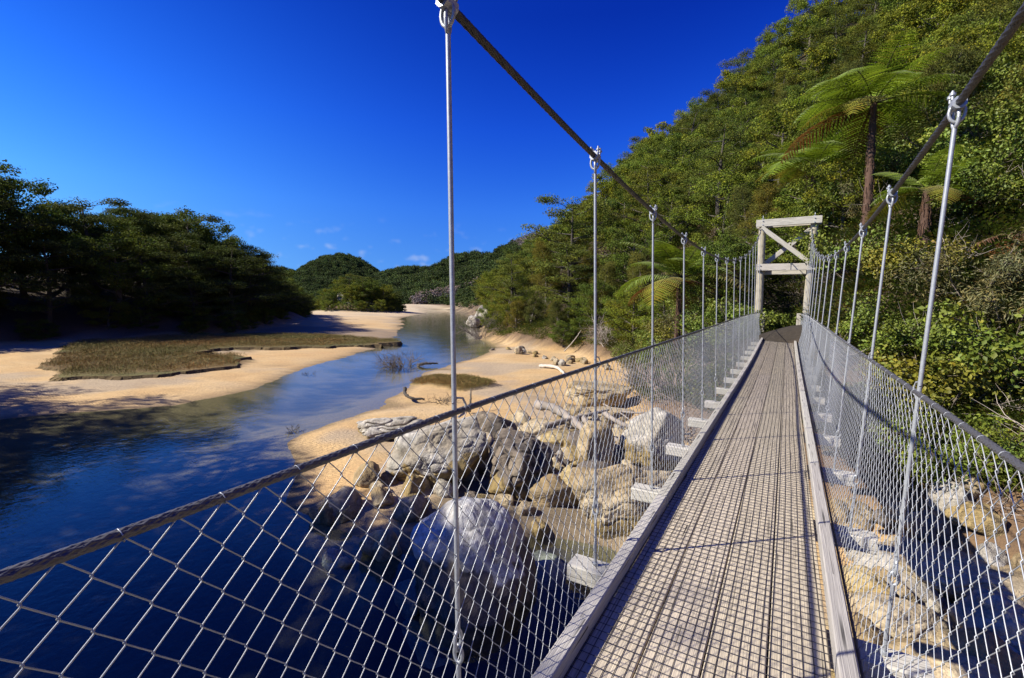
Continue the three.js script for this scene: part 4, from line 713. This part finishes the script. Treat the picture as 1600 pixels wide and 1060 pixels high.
boulder('boulder', 'overhanging tan sandstone ledge on the sandy bank', RK, -6.9, -20.6, 3.2, 1.5, 2.2, 'tan', 73, { flat: 0.35, detail: 40 }, 0.3, 0.15);
boulder('boulder', 'small grey boulder wedged beside the broad tan boulder', RK, -1.9, -8.0, 0.8, 0.8, 0.7, 'grey', 79, {}, 0.4);
const big = [['slab', 'broad flat tan slab on the ground right of the bridge', 2.55, -9.9, 2.3, 0.9, 1.5, 'tan', 83, { flat: 0.45, detail: 40 }, 0.2], ['rock', 'rounded tan rock in front of the broad slab right of the bridge', 1.75, -8.2, 1.15, 0.6, 0.8, 'tan', 89, { round: 1 }, 0.5], ['rock', 'grey brown boulder in the deck shadow right of the bridge', 2.9, -8.5, 1.1, 0.9, 0.9, 'grey', 97, { round: 1 }, 0.7], ['rock', 'ochre rock below the right hand transom ends', 1.5, -8.95, 0.8, 0.55, 0.6, 'ochre', 101, {}, 0.1], ['rock', 'long low tan stone nearest the lens right of the bridge', 2.0, -7.35, 1.3, 0.5, 0.7, 'tan', 103, { round: 1 }, 0.1]];
for (const [n, l, x, z, w, h, d, t, s, o, a] of big) boulder(n === 'slab' ? 'boulder' : 'rock', l, 'rocks right of the bridge', x, z, w, h, d, t, s, o, a);
for (const [x, z, w, h, s, l] of [[-52, -80, 4.2, 3.4, 5, 'large grey granite boulder at the stream edge below the woods'], [-50, -73, 3.2, 2.6, 6, 'grey granite boulder nearest the leafless bush by the water'], [-57, -86, 4.4, 4.4, 7, 'tall pale granite boulder at the far bend of the stream'], [-148, -126, 6, 6.5, 8, 'tall grey rock at the left foot of the wooded islet'], [-141, -119, 5, 3.6, 9, 'low grey rock in front of the wooded islet'], [-152, -131, 7, 3.5, 10, 'broad dark rock beside the tall rock of the islet']]) boulder('boulder', l, 'granite rocks by the far water', x, z, w, h, w * 0.9, 'grey', s, { detail: 14 }, s, 0.3);
{
  const r = rngOf(123), geos = []; for (let k = 0; k < 9; k++) geos.push(rockGeo(300 + k, 0.5, 0.34 + 0.12 * r(), 0.42, ['tan', 'ochre', 'grey', 'tan', 'dark', 'ochre', 'tan', 'grey', 'tan'][k], 10, { round: k % 3 === 1 }));
  const stone = (x, z, s, label, group, k) => { const m = new THREE.Mesh(geos[k % 9], M.rock); m.name = numbered('stone'); m.position.set(x, height(x, z) + s * 0.13, z); m.rotation.set((r() - 0.5) * 0.7, r() * 6.28, (r() - 0.5) * 0.7); m.scale.set(s * (0.8 + 0.5 * r()), s * (0.8 + 0.4 * r()), s * (0.8 + 0.5 * r())); scene.add(m); shade(m); tag(m, label, 'stone', group); };
  for (let k = 0; k < 230; k++) { const t = r(), x = lerp(-7.6, -1.2, t) + (r() - 0.5) * 2.2, z = lerp(-9.0, -14, r()) - (x > -3 ? 0 : (r()) * 3); if (x > -1.0) continue; stone(x, z, 0.45 + 0.95 * r() * r(), 'angular stone in the rubble left of the bridge', 'rubble left of the bridge', k); }
  for (let k = 0; k < 34; k++) stone(-8.6 + 5 * r(), -5.4 - 3.8 * r(), 0.3 + 0.6 * r(), 'half sunken stone in the shallows beside the white topped boulder', 'stones in the shallows', k);
  for (let k = 0; k < 60; k++) stone(1.0 + 2.9 * r(), -6.6 - 5.6 * r(), 0.28 + 0.55 * r(), 'tan stone packed in the rubble right of the bridge', 'rubble right of the bridge', k % 4 ? k : 0);
  for (let k = 0; k < 26; k++) { const t = r(), x = lerp(-24, -11, t) + (r() - 0.5) * 2, z = lerp(-42, -33, t) + (r() - 0.5) * 3; stone(x, z + 1.5, 0.35 + 0.7 * r(), 'tan stone strewn along the foot of the wooded bank', 'stones along the far bank foot', k); }
}
// ---------------------------------------------------------------- driftwood, dead bushes and sticks
const GREY = (r) => (p) => { const k = 0.75 + 0.5 * r(); return [0.25 * k, 0.215 * k, 0.18 * k]; };
function log(label, pts, r0, r1, group, col) {
  const r = rngOf(Math.round(pts[0][0] * 91 + pts[0][2] * 37 + 5000)), cv = new THREE.CatmullRomCurve3(pts.map((p) => V(...p))), P = cv.getPoints(26), g = new GB(); for (const p of P) p.add(V((r() - 0.5) * r0 * 0.35, (r() - 0.5) * r0 * 0.35, (r() - 0.5) * r0 * 0.35));
  g.tube(P, (t) => lerp(r0, r1, t) * (0.9 + 0.2 * Math.sin(t * 31) * 0.5), 9, col ?? GREY(r)); const m = g.build(numbered('driftwood_log'), M.drift, null); scene.add(m); return tag(m, label, 'driftwood', group);
}
log('thick bent grey driftwood log lying across the rubble left of the bridge', [[-7.9, 0.85, -16.0], [-6.7, 0.95, -15.2], [-5.5, 0.80, -14.2], [-4.3, 0.75, -13.1], [-3.2, 0.7, -12.4]], 0.19, 0.11, 'driftwood in the rubble');
log('split grey driftwood limb beside the thick bent log', [[-5.7, 0.9, -14.9], [-4.7, 0.8, -13.9], [-3.6, 0.72, -13.3], [-2.6, 0.75, -13.2]], 0.13, 0.05, 'driftwood in the rubble');
log('long grey driftwood limb lying against the tall leaning slab', [[-5.0, 1.0, -15.4], [-4.0, 0.9, -14.6], [-3.0, 0.95, -14.0], [-1.9, 1.2, -13.6]], 0.10, 0.04, 'driftwood in the rubble');
log('broken grey driftwood stub crossing under the thick log', [[-6.4, 0.75, -13.6], [-5.6, 0.95, -14.6], [-5.0, 1.05, -15.8]], 0.09, 0.05, 'driftwood in the rubble');
log('pale thin driftwood pole reaching towards the dry twigs', [[-5.6, 0.75, -17.2], [-4.4, 0.8, -17.0], [-3.2, 1.0, -17.3], [-2.2, 1.4, -17.6]], 0.05, 0.02, 'driftwood in the rubble');
log('bleached stick slanting across the rubble behind the poles', [[-6.0, 0.7, -18.2], [-5.0, 0.75, -17.0], [-3.8, 0.7, -15.4]], 0.035, 0.015, 'driftwood in the rubble');
log('bleached driftwood log lying on the sand by the bank', [[-14.6, 0.32, -29.6], [-13.4, 0.42, -29.2], [-12.2, 0.34, -28.0], [-11.6, 0.3, -27.0]], 0.14, 0.08, 'driftwood on the sand', () => [0.48, 0.43, 0.36]);
log('dark broken driftwood stick on the open sand', [[-15.3, 0.55, -16.7], [-14.9, 0.38, -16.3], [-14.4, 0.27, -16.2], [-13.9, 0.24, -16.5]], 0.10, 0.05, 'driftwood on the sand', () => [0.06, 0.05, 0.04]);
log('short forked snag sticking up from the sand near the hand cable', [[-10.9, 0.2, -15.8], [-11.0, 0.7, -16.0], [-11.2, 1.05, -16.3]], 0.07, 0.02, 'driftwood on the sand', () => [0.10, 0.085, 0.065]);
log('dark waterlogged branch in the shallow stream', [[-22.6, 0.10, -25.9], [-22.1, 0.22, -26.3], [-21.6, 0.2, -26.9]], 0.14, 0.06, 'driftwood in the stream', () => [0.07, 0.06, 0.05]);
log('slanting pale dead stem leaning out of the wooded bank', [[-17.2, 0.4, -39.6], [-16.6, 1.3, -40.2], [-16.2, 2.3, -41]], 0.07, 0.03, 'driftwood on the sand', () => [0.42, 0.37, 0.29]);
function twigs(label, x, z, R, H, n, col, seed, group, category = 'bush') {
  const r = rngOf(seed), g = new GB(), y0 = height(x, z) - 0.1;
  const grow = (p, d, l, rad, depth) => { const q = p.clone(), pts = [q.clone()]; for (let k = 0; k < 4; k++) { d.add(V((r() - 0.5) * 0.5, (r() - 0.42) * 0.35, (r() - 0.5) * 0.5)).normalize(); q.addScaledVector(d, l / 4); pts.push(q.clone()); } const c = 0.7 + 0.6 * r(); g.tube(pts, (t) => rad * (1 - 0.6 * t), depth ? 4 : 3, col.map((v) => v * c), false); if (depth > 0) for (let k = 0; k < 3; k++) grow(pts[1 + Math.floor(r() * 4)], d.clone().add(dirOf(r).multiplyScalar(0.9)).normalize(), l * (0.5 + 0.3 * r()), rad * 0.55, depth - 1); };
  for (let k = 0; k < n; k++) { const a = r() * 6.283; grow(V((r() - 0.5) * R * 0.3, 0, (r() - 0.5) * R * 0.3), V(Math.cos(a) * R, H * (0.4 + r()), Math.sin(a) * R).normalize(), Math.hypot(R, H) * 0.55, 0.03 * Math.sqrt(R / 1.5), 3); }
  const m = g.build(numbered('dead_bush'), M.drift, null); m.position.set(x, y0, z); scene.add(m); return tag(m, label, category, group);
}
twigs('leafless grey bush standing in the shallow stream', -23.4, -25.4, 2.1, 1.1, 26, [0.16, 0.13, 0.105], 5, 'dead bushes');
twigs('big leafless bush overhanging the water below the granite boulders', -33.5, -50.5, 4.4, 2.6, 15, [0.13, 0.105, 0.09], 6, 'dead bushes');
twigs('dense dry brown twigs on the slope below the bridge tower', -3.3, -18.6, 1.9, 1.3, 20, [0.30, 0.23, 0.19], 7, 'dead bushes');
twigs('dry twig heap between the tall slab and the bank', -2.4, -15.6, 1.5, 0.9, 18, [0.27, 0.21, 0.17], 8, 'dead bushes');
twigs('dry grey twigs spilling over the overhanging ledge', -5.2, -21.6, 1.6, 1.0, 14, [0.30, 0.26, 0.23], 9, 'dead bushes');
twigs('tangle of brown sticks on the bare earth right of the bridge', 2.3, -12.8, 1.2, 0.5, 14, [0.24, 0.16, 0.10], 10, 'dead bushes');
twigs('bare grey shrub among the green near the far wooded bank', -12.4, -37.2, 1.6, 2.2, 12, [0.38, 0.33, 0.29], 11, 'dead bushes');
twigs('bare twiggy shrub high beside the right hand hangers', 5.6, -13.2, 0.9, 1.2, 12, [0.30, 0.26, 0.22], 12, 'dead bushes');
// dry twigs caught all over the sunny slope beside the bridge
{
  const r = rngOf(88), g = new GB(), list = [];
  for (let k = 0; k < 16; k++) { const a = r() * 6.283, l = 0.5 + 0.7 * r(); let p = V((r() - 0.5) * 0.5, r() * 0.3, (r() - 0.5) * 0.5), d = V(Math.cos(a), 0.3 + r(), Math.sin(a)).normalize(); const pts = [p.clone()], c = 0.7 + 0.6 * r(); for (let q = 0; q < 4; q++) { d.add(V((r() - 0.5) * 0.7, (r() - 0.6) * 0.6, (r() - 0.5) * 0.7)).normalize(); p = p.clone().addScaledVector(d, l / 4); pts.push(p); } g.tube(pts, (t) => 0.011 * (1 - 0.7 * t), 3, [0.34 * c, 0.29 * c, 0.24 * c], false); }
  for (let k = 0; k < 3000 && list.length < 260; k++) { const rr = 9 + 34 * r(), a = lerp(-30, 22, r()) * Math.PI / 180, x = EYE.x + Math.sin(a) * rr, z = -Math.cos(a) * rr, [D] = sdLine(RIGHT_FOOT, x, z); if (D < 0.2 || D > 24 || (Math.abs(x) < 1.6 && z > -22)) continue; if (Math.abs(sdLine(PATH, x, z)[0]) < 1.2) continue; list.push([x, height(x, z) + 0.25 * r() * Math.min(D, 2.5), z, 0.5 + 0.6 * r(), r() * 6.28]); }
  stuff('dry_twigs', g.geo(), M.drift, list, 'bare dry twigs scattered through the scrub on the slope', 'twigs');
}
twigs('heap of dark sticks on the sand beside the broken driftwood', -13.2, -16.9, 0.8, 0.25, 12, [0.10, 0.08, 0.06], 14, 'dead bushes', 'driftwood');
twigs('small black twigs stranded at the water edge by the sand spit', -14.6, -10.4, 0.35, 0.3, 7, [0.06, 0.05, 0.04], 15, 'dead bushes', 'driftwood');
twigs('dark driftwood fragment on the far sand below the marsh', -25.6, -19.0, 0.5, 0.2, 8, [0.07, 0.055, 0.045], 16, 'dead bushes', 'driftwood');

renderer.render(scene, camera);
